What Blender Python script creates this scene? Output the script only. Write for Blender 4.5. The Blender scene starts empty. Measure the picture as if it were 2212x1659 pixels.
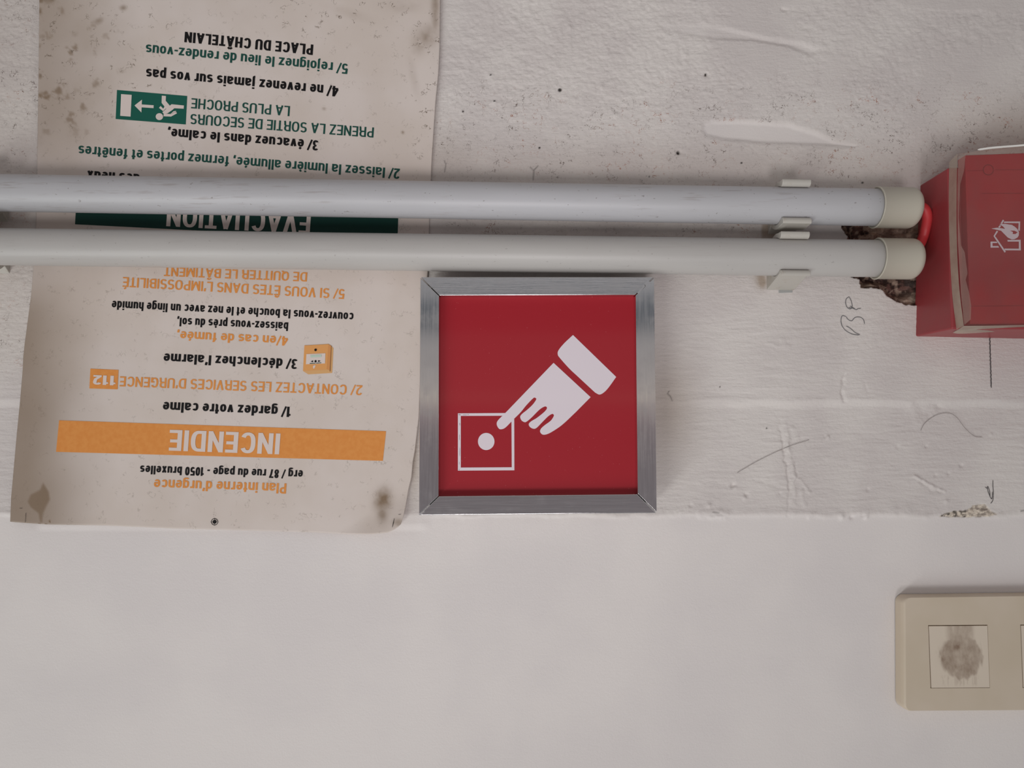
import bpy, bmesh, math, random
import numpy as np
from mathutils import Vector, Matrix

random.seed(7)
SC = bpy.context.scene
COL = SC.collection

# ------------------------------------------------------------------ camera
# The phone was held upside down: world +Z is towards the bottom of the photo.
W, H, F = 2212.0, 1659.0, 1534.0           # frame in pixels, focal length in pixels
D = 0.55                                   # distance lens - wall plane (y = 0)
T = math.atan(115.0 / F)                   # camera pitch
Z0 = 1.9
CAM = np.array([0.0, -D, Z0])
FW = np.array([0.0, math.cos(T), -math.sin(T)])
UP = np.array([0.0, -math.sin(T), -math.cos(T)])
RT = np.array([-1.0, 0.0, 0.0])
cam = bpy.data.cameras.new('camera')
cam.sensor_width = 36.0
cam.lens = F / W * 36.0
cam.clip_start = 0.01
co = bpy.data.objects.new('camera', cam)
COL.objects.link(co)
m = Matrix(((RT[0], UP[0], -FW[0], CAM[0]), (RT[1], UP[1], -FW[1], CAM[1]),
            (RT[2], UP[2], -FW[2], CAM[2]), (0, 0, 0, 1)))
co.matrix_world = m
SC.camera = co

# ------------------------------------------------------------------ light
SC.view_settings.view_transform = 'Standard'
SC.view_settings.look = 'None'
SC.view_settings.gamma = 1.0
SC.view_settings.exposure = -0.07
SC.view_settings.use_curve_mapping = False

wd = bpy.data.worlds.new('world')
SC.world = wd
wd.use_nodes = True
nt = wd.node_tree
nt.nodes.clear()
wo = nt.nodes.new('ShaderNodeOutputWorld')
bg = nt.nodes.new('ShaderNodeBackground')
tc = nt.nodes.new('ShaderNodeTexCoord')
sx = nt.nodes.new('ShaderNodeSeparateXYZ')
mr = nt.nodes.new('ShaderNodeMapRange')
mr.inputs[1].default_value = -1.0
mr.inputs[2].default_value = 1.0
cr = nt.nodes.new('ShaderNodeValToRGB')
nt.links.new(tc.outputs['Generated'], sx.inputs[0])
nt.links.new(sx.outputs[2], mr.inputs[0])
nt.links.new(mr.outputs[0], cr.inputs[0])
nt.links.new(cr.outputs[0], bg.inputs[0])
nt.links.new(bg.outputs[0], wo.inputs[0])
# room seen by reflection: floor, furniture, a pale band at chest height, wall, ceiling
STOPS = [(0.0, (0.66, 0.64, 0.63)), (.33, (0.74, 0.72, 0.71)), (.375, (0.805, 0.784, 0.805)), (.398, (0.98, 0.959, 0.98)), (.405, (0.252, 0.28, 0.322)),
         (.424, (0.308, 0.336, 0.371)), (.430, (0.875, 0.826, 0.819)), (.466, (0.945, 0.868, 0.84)), (.472, (1.54, 1.41, 1.2)), (.479, (0.784, 0.63, 0.644)),
         (.50, (0.49, 0.427, 0.448)), (.56, (0.462, 0.42, 0.441)), (.64, (0.62, 0.62, 0.62)), (1.0, (0.74, 0.75, 0.74))]
el = cr.color_ramp.elements
el[0].position, el[1].position = 0.0, 1.0
el[0].color = (*STOPS[0][1], 1)
el[1].color = (*STOPS[-1][1], 1)
for p_, c_ in STOPS[1:-1]:
    e = el.new(p_)
    e.color = (*c_, 1)
bg.inputs[1].default_value = 0.44


def area(name, energy, color, px_dir, elev, dist, sx_, sy_, target_px=(1106, 830)):
    """window light; px_dir = (right, down) direction in the photo it comes from"""
    li = bpy.data.lights.new(name, 'AREA')
    li.shape = 'RECTANGLE'
    li.size, li.size_y = sx_, sy_
    li.energy = energy
    li.color = color
    o = bpy.data.objects.new(name, li)
    COL.objects.link(o)
    n = math.hypot(*px_dir)
    v = np.array([-px_dir[0] / n * math.cos(elev), -math.sin(elev), px_dir[1] / n * math.cos(elev)])
    tgt = at(*target_px, 0.0)
    pos = tgt + v * dist
    z = Vector(v)                                     # light shines along -Z
    x = Vector((0, -1, 0)) - z * z.dot(Vector((0, -1, 0)))
    x.normalize()                                     # local X lies in the azimuth plane
    y = z.cross(x)
    o.matrix_world = Matrix(((x.x, y.x, z.x, pos[0]), (x.y, y.y, z.y, pos[1]), (x.z, y.z, z.z, pos[2]), (0, 0, 0, 1)))
    return o


def at(px, py, d=0.0):
    """point at distance d in front of the wall plane on the line of sight through a photo pixel"""
    px = np.asarray(px, float)
    py = np.asarray(py, float)
    a = (px - W / 2) / F
    b = -(py - H / 2) / F
    dx = FW[0] + a * RT[0] + b * UP[0]
    dy = FW[1] + a * RT[1] + b * UP[1]
    dz = FW[2] + a * RT[2] + b * UP[2]
    t = (D - d) / dy
    return np.stack([CAM[0] + dx * t, CAM[1] + dy * t, CAM[2] + dz * t], -1)


def to_px(x, z, d=0.0):
    """photo pixel of a point of the wall plane"""
    rx, ry, rz = x - CAM[0], (D - d), z - CAM[2]
    zz = ry * FW[1] + rz * FW[2]
    u = (rx * RT[0]) / zz
    v = (ry * UP[1] + rz * UP[2]) / zz
    return W / 2 + u * F, H / 2 - v * F


area('window_light', 32.0, (.965, 1.0, .985), (-.68, .73), math.radians(38), 3.2, 2.4, .45)


def spot(name, energy, color, px_dir, off_normal, dist, half_angle, radius, target_px):
    """lamp with a soft round beam; px_dir = (right, down) direction in the photo it comes from"""
    li = bpy.data.lights.new(name, 'SPOT')
    li.energy = energy
    li.color = color
    li.spot_size = half_angle * 2
    li.spot_blend = 1.0
    li.shadow_soft_size = radius
    o = bpy.data.objects.new(name, li)
    COL.objects.link(o)
    n = math.hypot(*px_dir)
    v = Vector((-px_dir[0] / n * math.sin(off_normal), -math.cos(off_normal), px_dir[1] / n * math.sin(off_normal)))
    o.location = Vector(at(*target_px, 0.0)) + v * dist
    o.rotation_euler = v.to_track_quat('Z', 'Y').to_euler()
    return o


spot('added_falloff_spot', 70.0, (1.0, .945, .965), (.0, 1.0), math.radians(34), 2.5, math.radians(14.3), .34, (1020, 460))  # added spot: angle follows the shadows, beam shaped to dim corners like a lens


# ------------------------------------------------------------------ helpers
def lin(c):
    return tuple(((v / 255) / 12.92 if v / 255 <= .04045 else ((v / 255 + .055) / 1.055) ** 2.4) for v in c)


KL = 0.64      # light on the wall: albedo 1 renders at this linear value


def C(r, g, b, k=KL):
    """albedo that shows the sRGB colour seen in the photo under the scene's light"""
    return tuple(min(.93, v / k) for v in lin((r, g, b)))


def mat(name, base, rough=.5, metal=0.0, spec=.5, coat=0.0, coat_rough=.08):
    mm = bpy.data.materials.new(name)
    mm.use_nodes = True
    b = mm.node_tree.nodes['Principled BSDF']
    b.inputs['Base Color'].default_value = (*base, 1)
    b.inputs['Roughness'].default_value = rough
    b.inputs['Metallic'].default_value = metal
    b.inputs['Specular IOR Level'].default_value = spec
    b.inputs['Coat Weight'].default_value = coat
    b.inputs['Coat Roughness'].default_value = coat_rough
    return mm


class NT:
    """small node-graph helper"""
    def __init__(s, mm):
        s.t = mm.node_tree
        s.b = s.t.nodes['Principled BSDF']
        s.out = s.t.nodes['Material Output']

    def n(s, kind, **kw):
        nd = s.t.nodes.new(kind)
        for k, v in kw.items():
            setattr(nd, k, v)
        return nd

    def link(s, a, b):
        s.t.links.new(a, b)

    def attr(s, name):
        a = s.n('ShaderNodeAttribute')
        a.attribute_name = name
        return a.outputs['Fac']

    def coord(s, scale=(1, 1, 1)):
        t = s.n('ShaderNodeTexCoord')
        mp = s.n('ShaderNodeMapping')
        mp.inputs['Scale'].default_value = scale
        s.link(t.outputs['Object'], mp.inputs[0])
        return mp.outputs[0]

    def noise(s, vec, scale, detail=3.0, rough=.55):
        nn = s.n('ShaderNodeTexNoise')
        nn.inputs['Scale'].default_value = scale
        nn.inputs['Detail'].default_value = detail
        nn.inputs['Roughness'].default_value = rough
        s.link(vec, nn.inputs['Vector'])
        return nn.outputs[0]

    def rng(s, x, a, b, c=0.0, d=1.0, smooth=True):
        r = s.n('ShaderNodeMapRange')
        if smooth:
            r.interpolation_type = 'SMOOTHSTEP'
        r.inputs[1].default_value, r.inputs[2].default_value = a, b
        r.inputs[3].default_value, r.inputs[4].default_value = c, d
        s.link(x, r.inputs[0])
        return r.outputs[0]

    def math(s, op, a, b=None):
        r = s.n('ShaderNodeMath', operation=op)
        for i, v in enumerate((a, b)):
            if v is None:
                continue
            if isinstance(v, (int, float)):
                r.inputs[i].default_value = v
            else:
                s.link(v, r.inputs[i])
        return r.outputs[0]

    def mix(s, fac, a, b):
        r = s.n('ShaderNodeMix', data_type='RGBA')
        for i, v in ((0, fac), (6, a), (7, b)):
            if isinstance(v, (int, float)):
                r.inputs[i].default_value = v
            elif isinstance(v, tuple):
                r.inputs[i].default_value = (*v, 1)
            else:
                s.link(v, r.inputs[i])
        return r.outputs[2]

    def bump(s, h, strength, dist):
        r = s.n('ShaderNodeBump')
        r.inputs['Strength'].default_value = strength
        r.inputs['Distance'].default_value = dist
        s.link(h, r.inputs['Height'])
        s.link(r.outputs[0], s.b.inputs['Normal'])
        return r

    def color(s, c):
        s.link(c, s.b.inputs['Base Color'])


def tag(o, label=None, cat=None, group=None, kind=None):
    for k, v in (('label', label), ('category', cat), ('group', group), ('kind', kind)):
        if v:
            o[k] = v
    return o


def empty(name, loc):
    o = bpy.data.objects.new(name, None)
    o.location = [float(v) for v in loc]
    o.empty_display_size = .02
    COL.objects.link(o)
    return o


def add(name, verts, faces, material, parent=None, smooth=False, bevel=0.0, solid=0.0):
    """one mesh object from world-space points; its origin is its parent's, else the points' centre"""
    v = np.asarray(verts, float)
    if parent is not None:
        org = np.array(parent.matrix_world.translation) if parent.parent is None else np.array(parent.parent.location) + np.array(parent.location)
        if parent.parent is None:
            org = np.array(parent.location)
    else:
        org = (v.min(0) + v.max(0)) / 2
    me = bpy.data.meshes.new(name)
    if isinstance(faces, np.ndarray):
        n = len(faces)
        k = faces.shape[1]
        me.vertices.add(len(v))
        me.vertices.foreach_set('co', (v - org).astype(np.float32).ravel())
        me.loops.add(n * k)
        me.loops.foreach_set('vertex_index', faces.astype(np.int32).ravel())
        me.polygons.add(n)
        me.polygons.foreach_set('loop_start', (np.arange(n) * k).astype(np.int32))
        me.update(calc_edges=True)
    else:
        me.from_pydata([tuple(p) for p in (v - org)], [], [tuple(int(i) for i in f) for f in faces])
    me.materials.append(material)
    me.polygons.foreach_set('use_smooth', np.full(len(me.polygons), smooth))
    me.update()
    o = bpy.data.objects.new(name, me)
    COL.objects.link(o)
    if parent is not None:
        o.parent = parent
    else:
        o.location = org
    if bevel:
        b = o.modifiers.new('bevel', 'BEVEL')
        b.width = bevel
        b.segments = 3
        b.limit_method = 'ANGLE'
        b.angle_limit = math.radians(35)
        b.harden_normals = True
        for p in me.polygons:
            p.use_smooth = True
        me.update()
    if solid:
        s = o.modifiers.new('solid', 'SOLIDIFY')
        s.thickness = solid
        s.offset = -1
    return o


def fix(o):
    bm = bmesh.new()
    bm.from_mesh(o.data)
    bmesh.ops.recalc_face_normals(bm, faces=bm.faces)
    bm.to_mesh(o.data)
    bm.free()
    return o


def prism(front, back):
    """solid between two loops of the same length"""
    n = len(front)
    v = list(front) + list(back)
    f = [tuple(range(n)), tuple(range(2 * n - 1, n - 1, -1))]
    for i in range(n):
        j = (i + 1) % n
        f.append((i, i + n, j + n, j))
    return v, f


def grid_faces(nu, nv):
    i = np.arange(nu * nv).reshape(nv, nu)
    a, b, c, d = i[:-1, :-1], i[:-1, 1:], i[1:, 1:], i[1:, :-1]
    return np.stack([a, d, c, b], -1).reshape(-1, 4)


def fattr(o, name, data):
    a = o.data.attributes.new(name, 'FLOAT', 'POINT')
    a.data.foreach_set('value', np.asarray(data, np.float32).ravel())


def sst(a, b, x):
    t = np.clip((x - a) / (b - a), 0, 1)
    return t * t * (3 - 2 * t)


def vnoise(x, y, seed=0):
    r = np.random.RandomState(seed).rand(256, 256)
    xi = np.floor(x).astype(int)
    yi = np.floor(y).astype(int)
    fx, fy = x - xi, y - yi
    fx = fx * fx * fx * (fx * (fx * 6 - 15) + 10)
    fy = fy * fy * fy * (fy * (fy * 6 - 15) + 10)
    g = lambda i, j: r[np.mod(yi + j, 256), np.mod(xi + i, 256)]
    return (g(0, 0) * (1 - fx) + g(1, 0) * fx) * (1 - fy) + (g(0, 1) * (1 - fx) + g(1, 1) * fx) * fy


def fbm(x, y, seed=0, octs=3, gain=.5):
    s, a, t = 0, 1.0, 0
    for k in range(octs):
        s = s + a * (vnoise(x * 2 ** k + 17.3 * k, y * 2 ** k + 5.1 * k, seed + k) - .5)
        t += a
        a *= gain
    return s / t


def seg_dist(x, y, pts):
    """distance to a polyline"""
    d = np.full(np.shape(x), 1e9)
    for (x0, y0), (x1, y1) in zip(pts[:-1], pts[1:]):
        vx, vy = x1 - x0, y1 - y0
        t = np.clip(((x - x0) * vx + (y - y0) * vy) / (vx * vx + vy * vy + 1e-9), 0, 1)
        d = np.minimum(d, np.hypot(x - x0 - t * vx, y - y0 - t * vy))
    return d


def inside(x, y, poly):
    """signed distance (positive inside)"""
    ins = np.zeros(np.shape(x), bool)
    n = len(poly)
    for i in range(n):
        (x0, y0), (x1, y1) = poly[i], poly[(i + 1) % n]
        c = ((y0 > y) != (y1 > y)) & (x < (x1 - x0) * (y - y0) / (y1 - y0 + 1e-9) + x0)
        ins ^= c
    d = seg_dist(x, y, list(poly) + [poly[0]])
    return np.where(ins, d, -d)


def gauss(x, y, cx, cy, rx, ry=None, ang=0.0):
    ry = ry or rx
    c, s = math.cos(ang), math.sin(ang)
    u, v = (x - cx) * c + (y - cy) * s, -(x - cx) * s + (y - cy) * c
    return np.exp(-(u / rx) ** 2 - (v / ry) ** 2)


# ------------------------------------------------------------------ wall
HOLE = [(1835, 598), (1856, 604), (1859, 620), (1880, 622), (1903, 626), (1915, 640), (1935, 652), (1960, 659),
        (1995, 660), (1995, 470), (1812, 470), (1818, 492), (1830, 512), (1822, 560)]
SCAR = [(1516, 282), (1519, 268), (1535, 262), (1600, 262), (1700, 269), (1762, 288), (1800, 305), (1850, 316),
        (1845, 320), (1760, 315), (1640, 311), (1560, 303), (1524, 294)]
DRIP = [(1420, 53), (1470, 53), (1540, 56), (1600, 70), (1670, 86), (1730, 95), (1765, 108), (1762, 120), (1745, 122),
        (1700, 104), (1620, 92), (1540, 88), (1480, 77), (1430, 64)]
CHIP = [(2030, 1116), (2045, 1108), (2060, 1104), (2090, 1102), (2105, 1092), (2130, 1088), (2142, 1102), (2157, 1111),
        (2140, 1117), (2090, 1118), (2050, 1118)]


def wall_fields(px, py):
    """relief of the painted masonry in millimetres (towards the room) with its dirt, tints and painted shadows"""
    wob = 7 * fbm(px / 60, py * 0 + 3, 11, 3)
    rough = 1 - sst(1108, 1121, py + wob * 1.3)
    hgt = -1.5 * (1 - rough)
    # lumps along the lip between the painted bricks and the smooth plaster
    lip = np.exp(-((py - 1111 + wob) / 9) ** 2)
    hgt += lip * (1.1 * np.clip(fbm(px / 13, py / 13, 21, 3), -.1, 1) + .25)
    hgt += rough * 1.7 * fbm(px / 260, py / 200, 31, 2)
    hgt += .5 * (1 - rough) * fbm(px / 300, py / 260, 36, 2)
    wy = py + 14 * fbm(px / 120, py / 60, 43, 3)
    brush = fbm(px / 48 + 3 * fbm(px / 200, py / 80, 5, 1), wy / 6.0, 41, 4, .6) * (.5 + 1.6 * np.clip(fbm(px / 130, py / 45, 47, 2) + .3, 0, 1))
    lower = sst(640, 700, py)
    hgt += rough * (.34 * lower + .10) * brush
    pock = fbm(px / 10, py / 8, 51, 4, .65) + .5 * fbm(px / 40, py / 28, 53, 2)
    topz = (1 - sst(120, 330, py)) * sst(960, 1250, px + py) + .35 * (1 - sst(300, 420, py))
    leftz = (1 - sst(60, 120, px)) * (1 - sst(700, 900, py))
    hgt += rough * np.clip(1.25 * topz + .5 * leftz + .20, 0, 1.4) * np.clip(pock, -.3, .5)
    gap = sst(930, 1000, px) * (1 - sst(1600, 1680, px)) * np.exp(-((py - 505) / 45) ** 2)
    hgt += gap * 2.6 * fbm(px / 30, py / 26, 56, 4, .6)
    hgt += (1 - rough) * .045 * fbm(px / 45, py / 12, 61, 3)
    # brick courses: each upper one stands a little proud
    l1 = 868 + 5 * fbm(px / 50, py * 0, 71, 2)
    amp = .8 + .9 * sst(1480, 1620, px) + .7 * (1 - sst(60, 120, px))
    hgt += rough * amp * 1.9 * (.9 - .9 * sst(-7, 15, py - l1)) - rough * .8
    hgt -= rough * .35 * np.exp(-((py - l1 + 14) / 12) ** 2)
    ledge = 19 + 4 * fbm(px / 40, py * 0, 81, 2) - 14 * sst(1500, 1100, px)
    hgt += (.35 + .5 * sst(1900, 2010, px)) * sst(900, 1500, px) * (1 - sst(-6, 6, py - ledge)) * (.6 + 1.6 * np.clip(fbm(px / 70, py * 0, 85, 2) + .3, 0, 1))
    hgt += .6 * sst(1980, 2010, px) * np.exp(-((py - 19) / 6) ** 2)
    for pts, r, a in (([(1752, -30), (1745, 0), (1728, 22)], 4, 1.4), ([(2010, -20), (2000, 6), (2014, 19), (2140, 23)], 6, 1.0),
                      ([(2160, -10), (2142, 14)], 6, .9), ([(1686, 24), (1730, 26)], 5, -.9),
                      ([(1684, 905), (1690, 960), (1701, 1010), (1705, 1060), (1703, 1112)], 3.2, -.8),
                      ([(1696, 905), (1703, 960), (1713, 1010), (1717, 1040), (1714, 1090)], 5, .7),
                      ([(1712, 925), (1724, 940), (1722, 945)], 7, .6),
                      ([(1718, 1030), (1738, 1044), (1750, 1062)], 4, .6), ([(1716, 1003), (1722, 1020), (1717, 1046)], 3.5, -.6),
                      ([(1734, 1060), (1740, 1090)], 5, .5), ([(1760, 1108), (1750, 1118)], 5, .8),
                      ([(1510, 1098), (1513, 1116), (1560, 1118), (1572, 1112), (1555, 1100)], 6, .9),
                      ([(1820, 810), (1816, 845), (1822, 868)], 4, -.7), ([(1866, 826), (1872, 850)], 4, -.5),
                      ([(1845, 800), (1850, 832)], 8, .4),
                      ([(1990, 890), (1998, 896), (2006, 892)], 5, -.6), ([(2000, 880), (2020, 884), (2016, 896)], 5, .7),
                      ([(2012, 872), (2032, 880)], 4, -.8), ([(1966, 875), (1985, 905)], 14, .7),
                      ([(1975, 1027), (2008, 1046), (2042, 1063)], 3, .9), ([(1990, 1042), (2014, 1060), (2036, 1063)], 3.5, -.7),
                      ([(1655, 745), (1700, 748)], 4, .35), ([(1688, 735), (1694, 752)], 4, .7), ([(1790, 730), (1810, 740), (1800, 750)], 5, .5),
                      ([(1640, 790), (1760, 800)], 5, -.15), ([(1440, 850), (1448, 862)], 3, .3),
                      ([(1780, 985), (1880, 1005)], 6, .25), ([(1630, 1035), (1690, 1055)], 5, -.25),
                      ([(1870, 160), (2000, 200)], 1.6, .15), ([(940, 560), (1000, 575)], 5, .5),
                      ([(1700, 345), (1760, 322), (1800, 330), (1850, 318)], 3, .3), ([(1470, 330), (1500, 340)], 5, -.4)):
        xs_, ys_ = [p_[0] for p_ in pts], [p_[1] for p_ in pts]
        k_ = np.nonzero((px > min(xs_) - 4 * r - 6) & (px < max(xs_) + 4 * r + 6) & (py > min(ys_) - 4 * r - 6) & (py < max(ys_) + 4 * r + 6))[0]
        u_, w_ = px[k_], py[k_]
        dd_ = seg_dist(u_ + 9 * fbm(u_ / 12, w_ / 12, 141, 3, .6), w_ + 9 * fbm(u_ / 12, w_ / 12, 143, 3, .6), pts)
        hgt[k_] += 1.15 * a * np.exp(-(dd_ / (r * .85)) ** 2) * (.1 + 2.2 * np.clip(fbm(u_ / 18, w_ / 18, 145, 3) + .30, 0, 1))
    for cx, cy, r, a in ((1584, 1049, 5, -1.1), (1588, 1053, 4, .7), (1613, 1069, 5, -.8), (1609, 1075, 4, .7), (1685, 1066, 4, -.5),
                         (1493, 1092, 4, -.6), (1532, 1091, 5, .8), (1524, 163, 4, -1.4), (1465, 330, 4, -1.6), (1635, 126, 4, .8),
                         (1876, 1058, 4, -.6), (1940, 965, 4, -.5), (2002, 964, 3, -.7), (2078, 1006, 4, -.8), (2050, 1023, 3, -.8), (2022, 1027, 3, -.6),
                         (1788, 944, 4, .8), (1784, 943, 3, -.6), (2046, 1083, 5, .6), (2142, 938, 3, .5),
                         (1820, 1118, 5, .9), (1842, 1117, 5, -.9), (1872, 1117, 5, .9), (1866, 1114, 4, -.6), (1930, 1102, 14, .6), (1960, 1098, 12, .5)):
        hgt += 1.5 * a * np.exp(-((px - cx) ** 2 + (py - cy) ** 2) / r ** 2)
    for cx, cy in ((1060, 164), (1182, 202), (1068, 220), (1000, 242), (1362, 208), (1480, 120), (1230, 60), (1110, 45), (1750, 150), (1900, 110), (1400, 230), (1330, 250), (2030, 120), (1300, 190)):
        hgt += .7 * gauss(px, py, cx, cy, 5)
    # smooth filler strokes
    fresh = np.zeros_like(px)
    for poly, a in ((SCAR, .0), (DRIP, .3)):
        s = inside(px, py, poly)
        msk = sst(-5, 8, s)
        hgt = hgt * (1 - .85 * msk) + msk * (a + .1 * sst(0, 20, s))
        fresh = np.maximum(fresh, msk * (.75 if poly is SCAR else .15))
    # area under paper, sign and clips stays flat so they sit on it
    under = sst(70, 95, px) * (1 - sst(905, 935, px)) * (1 - sst(1130, 1150, py))
    hgt = hgt * (1 - .8 * under)
    hgt = np.clip(hgt, -2.6, 2.3)
    # broken-out hole beside the alarm box
    hs = inside(px, py, HOLE) + 5 * fbm(px / 9, py / 9, 91, 2)
    hole = sst(-1.0, 2.0, hs)
    hb = -6.5 - 4 * sst(4, 26, hs) + 3.5 * fbm(px / 30, py / 14, 95, 3, .5) + 3.5 * gauss(px, py, 1965, 648, 26, 14) + 3 * gauss(px, py, 1885, 615, 34, 8)
    hgt = hgt * (1 - hole) + hb * hole
    cs = inside(px, py, CHIP) + 3 * fbm(px / 6, py / 6, 99, 2)
    chip = sst(-1, 2, cs)
    hgt = hgt + chip * (2.2 * fbm(px / 8, py / 5, 101, 3) - .2)
    # brown soot in the pits; tan tints, partly painted cast shadows
    dirt = .18 + .5 * (1 - sst(330, 480, py)) * sst(130, 260, py) + .55 * np.exp(-((py - 330) / 90) ** 2) * sst(930, 960, px)
    dirt += .5 * leftz + .5 * gap
    dirt *= rough * (1 - .95 * sst(-2, 4, inside(px, py, SCAR)))
    dirt *= .62 + 1.0 * np.clip(fbm(px / 90, py / 70, 111, 3) + .3, 0, 1)
    tan_ = .25 * np.exp(-((py - 370) / 60) ** 2) * sst(920, 940, px) + .5 * gauss(px, py, 2230, 290, 170, 70) + .18 * gauss(px, py, 960, 330, 60, 60)  # wide patch by the alarm box paints its cast shadow
    tan_ += .16 * gap + .25 * leftz + .55 * gauss(px, py, 1445, 880, 60, 110) + .8 * gauss(px, py, 893, 985, 14, 90) + .8 * gauss(px, py, 1640, 600, 12, 22) + .9 * gauss(px, py, 1646, 612, 8, 12)  # beside the sign a painted shadow; along the poster edge a tan strip
    tan_ += .6 * sst(1640, 1648, px) * (1 - sst(1680, 1684, px)) * np.exp(-((py - 500) / 20) ** 2) * 2
    black = np.zeros_like(px)
    for cx, cy, r in ((1209, 196, 4.5), (1465, 330, 4.2), (1402, 382, 2), (1861, 396, 2.6), (1524, 162, 3), (1657, 925, 1.8), (1600, 354, 2), (1554, 836, 1.5),
                      (1000, 242, 2.5), (1165, 320, 2.5), (1068, 220, 2), (1060, 164, 2)):
        black = np.maximum(black, 1 - sst(r * .6, r * 1.2, np.hypot(px - cx, py - cy)))
    for pts in ([(1445, 845), (1442, 850), (1448, 856), (1452, 866)], [(960, 348), (963, 355), (961, 372)], [(1145, 362), (1153, 370), (1152, 390)],
                [(1154, 368), (1162, 359)], [(1541, 1107), (1553, 1108)], [(2206, 1104), (2214, 1103)]):
        black = np.maximum(black, .5 * (1 - sst(.6, 1.9, seg_dist(px, py, pts))))
    black = np.maximum(black, chip * (fbm(px / 7, py / 5, 121, 2) > .02) * (1 - sst(2085, 2100, px)) * .8)
    pale = np.clip(1.1 * gauss(px, py, 1972, 648, 26, 13) + .8 * gauss(px, py, 1880, 614, 26, 6) + .55 * sst(1885, 1900, px) * (1 - sst(520, 535, py)) + .5 * (fbm(px / 8, py / 8, 131, 2) > .12), 0, 1)
    rough = rough * (1 - fresh)
    return hgt * .001, rough, hole, np.clip(dirt, 0, 1), np.clip(tan_, 0, 1), black, chip, pale


def wall_h(px, py):
    return wall_fields(np.atleast_1d(np.asarray(px, float)), np.atleast_1d(np.asarray(py, float)))[0]


def axis(a0, a1, step, far, n):
    mid = np.linspace(a0, a1, int((a1 - a0) / step) + 1)
    g = np.geomspace(step * 2, far, n)
    return np.concatenate([(a0 - np.cumsum(g))[::-1], mid, a1 + np.cumsum(g)])


cn = at([-30, W + 30, -30, W + 30], [-30, -30, H + 30, H + 30], 0)
gx = axis(cn[:, 0].min(), cn[:, 0].max(), .00078, .12, 18)
gz = axis(cn[:, 2].min(), cn[:, 2].max(), .00072, .12, 18)
X, Z = np.meshgrid(gx, gz)
PX, PY = to_px(X, Z)
hgt, rough, hole, dirt, tan_, black, chip, pale = wall_fields(PX.ravel(), PY.ravel())
V = np.stack([X.ravel(), -hgt, Z.ravel()], -1)

M_wall = mat('painted_masonry', C(190, 184, 181), .62, spec=.35)
g = NT(M_wall)
co3 = g.coord()
base = g.mix(g.rng(g.noise(co3, 9, 3), .35, .65), C(190, 184, 182), C(195, 189, 186))
base = g.mix(g.attr('masonry'), base, g.mix(g.rng(g.noise(co3, 14, 3), .35, .65), C(179, 172, 169), C(187, 181, 177)))
sp = g.noise(co3, 520, 2, .6)
line = g.math('ABSOLUTE', g.math('SUBTRACT', g.noise(co3, 330, 2.5, .6), .5))
crk = g.math('MULTIPLY', g.rng(line, .006, .028, 1, 0), g.rng(g.noise(co3, 190, 1.5), .52, .62))
spk = g.rng(sp, .62, .72)
dd = g.attr('dirt')
clu = g.rng(g.noise(co3, 42, 3, .6), .42, .62, .3, 1.0)
dm = g.math('MULTIPLY', g.math('MULTIPLY', clu, g.math('MAXIMUM', crk, g.math('MULTIPLY', spk, .4))), g.rng(dd, .12, .65, 0, 1.0))
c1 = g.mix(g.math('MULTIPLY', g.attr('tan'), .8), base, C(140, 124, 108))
brn = g.mix(g.rng(g.noise(co3, 55, 1), .45, .62), C(88, 76, 70), C(136, 84, 62))
c2 = g.mix(dm, c1, brn)
hn = g.noise(g.coord((1, 1, 1.8)), 120, 4, .65)
hc = g.mix(g.rng(hn, .42, .62), C(48, 35, 31), C(102, 74, 66))
hc = g.mix(g.attr('pale'), hc, g.mix(g.rng(hn, .4, .6), C(140, 118, 104), C(184, 166, 148)))
c3 = g.mix(g.attr('hole'), c2, hc)
cn_ = g.rng(g.noise(g.coord((1, 1, 1.6)), 220, 4, .65), .32, .66)
c3 = g.mix(g.math('MULTIPLY', g.attr('chip'), .9), c3, g.mix(cn_, C(112, 100, 90), C(200, 188, 172)))
c4 = g.mix(g.attr('black'), c3, C(40, 35, 32))
g.color(c4)
strk = g.math('MULTIPLY', g.noise(g.coord((.16, 1, 1)), 520, 4, .65), 1.5)
fine = g.math('ADD', g.math('MULTIPLY', g.math('ADD', strk, g.noise(co3, 420, 3)), g.rng(g.attr('masonry'), 0, 1, .12, 1.0)), g.math('MULTIPLY', g.noise(co3, 800, 3), .45))
g.bump(fine, .42, .0008)
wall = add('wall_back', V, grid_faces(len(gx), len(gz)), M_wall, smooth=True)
tag(wall, 'white painted masonry wall with brush marks above smooth white plaster', kind='structure')
wall.data.attributes  # attributes ride on the same vertices
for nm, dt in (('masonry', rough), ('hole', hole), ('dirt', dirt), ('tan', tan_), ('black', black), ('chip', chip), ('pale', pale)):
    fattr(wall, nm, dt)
# normals must face the room
if wall.data.polygons[0].normal.y > 0:
    wall.data.flip_normals()


def ribbon(polylines, width, hfun):
    """flat strokes in photo pixels laid on the surface hfun"""
    vs, fs = [], []
    for k, pl in enumerate(polylines):
        p = np.asarray(pl, float)
        d = np.gradient(p, axis=0)
        nrm = np.stack([-d[:, 1], d[:, 0]], -1)
        nrm /= np.linalg.norm(nrm, axis=1)[:, None] + 1e-9
        w = np.full(len(p), width)
        w[0] *= .4
        w[-1] *= .4
        a, b = p + nrm * w[:, None] / 2, p - nrm * w[:, None] / 2
        q = np.concatenate([a, b])
        i0 = len(vs)
        vs += list(at(q[:, 0], q[:, 1], hfun(q[:, 0], q[:, 1]) + k * 4e-6))
        n = len(p)
        fs += [(i0 + i, i0 + i + 1, i0 + n + i + 1, i0 + n + i) for i in range(n - 1)]
    return vs, fs


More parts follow.
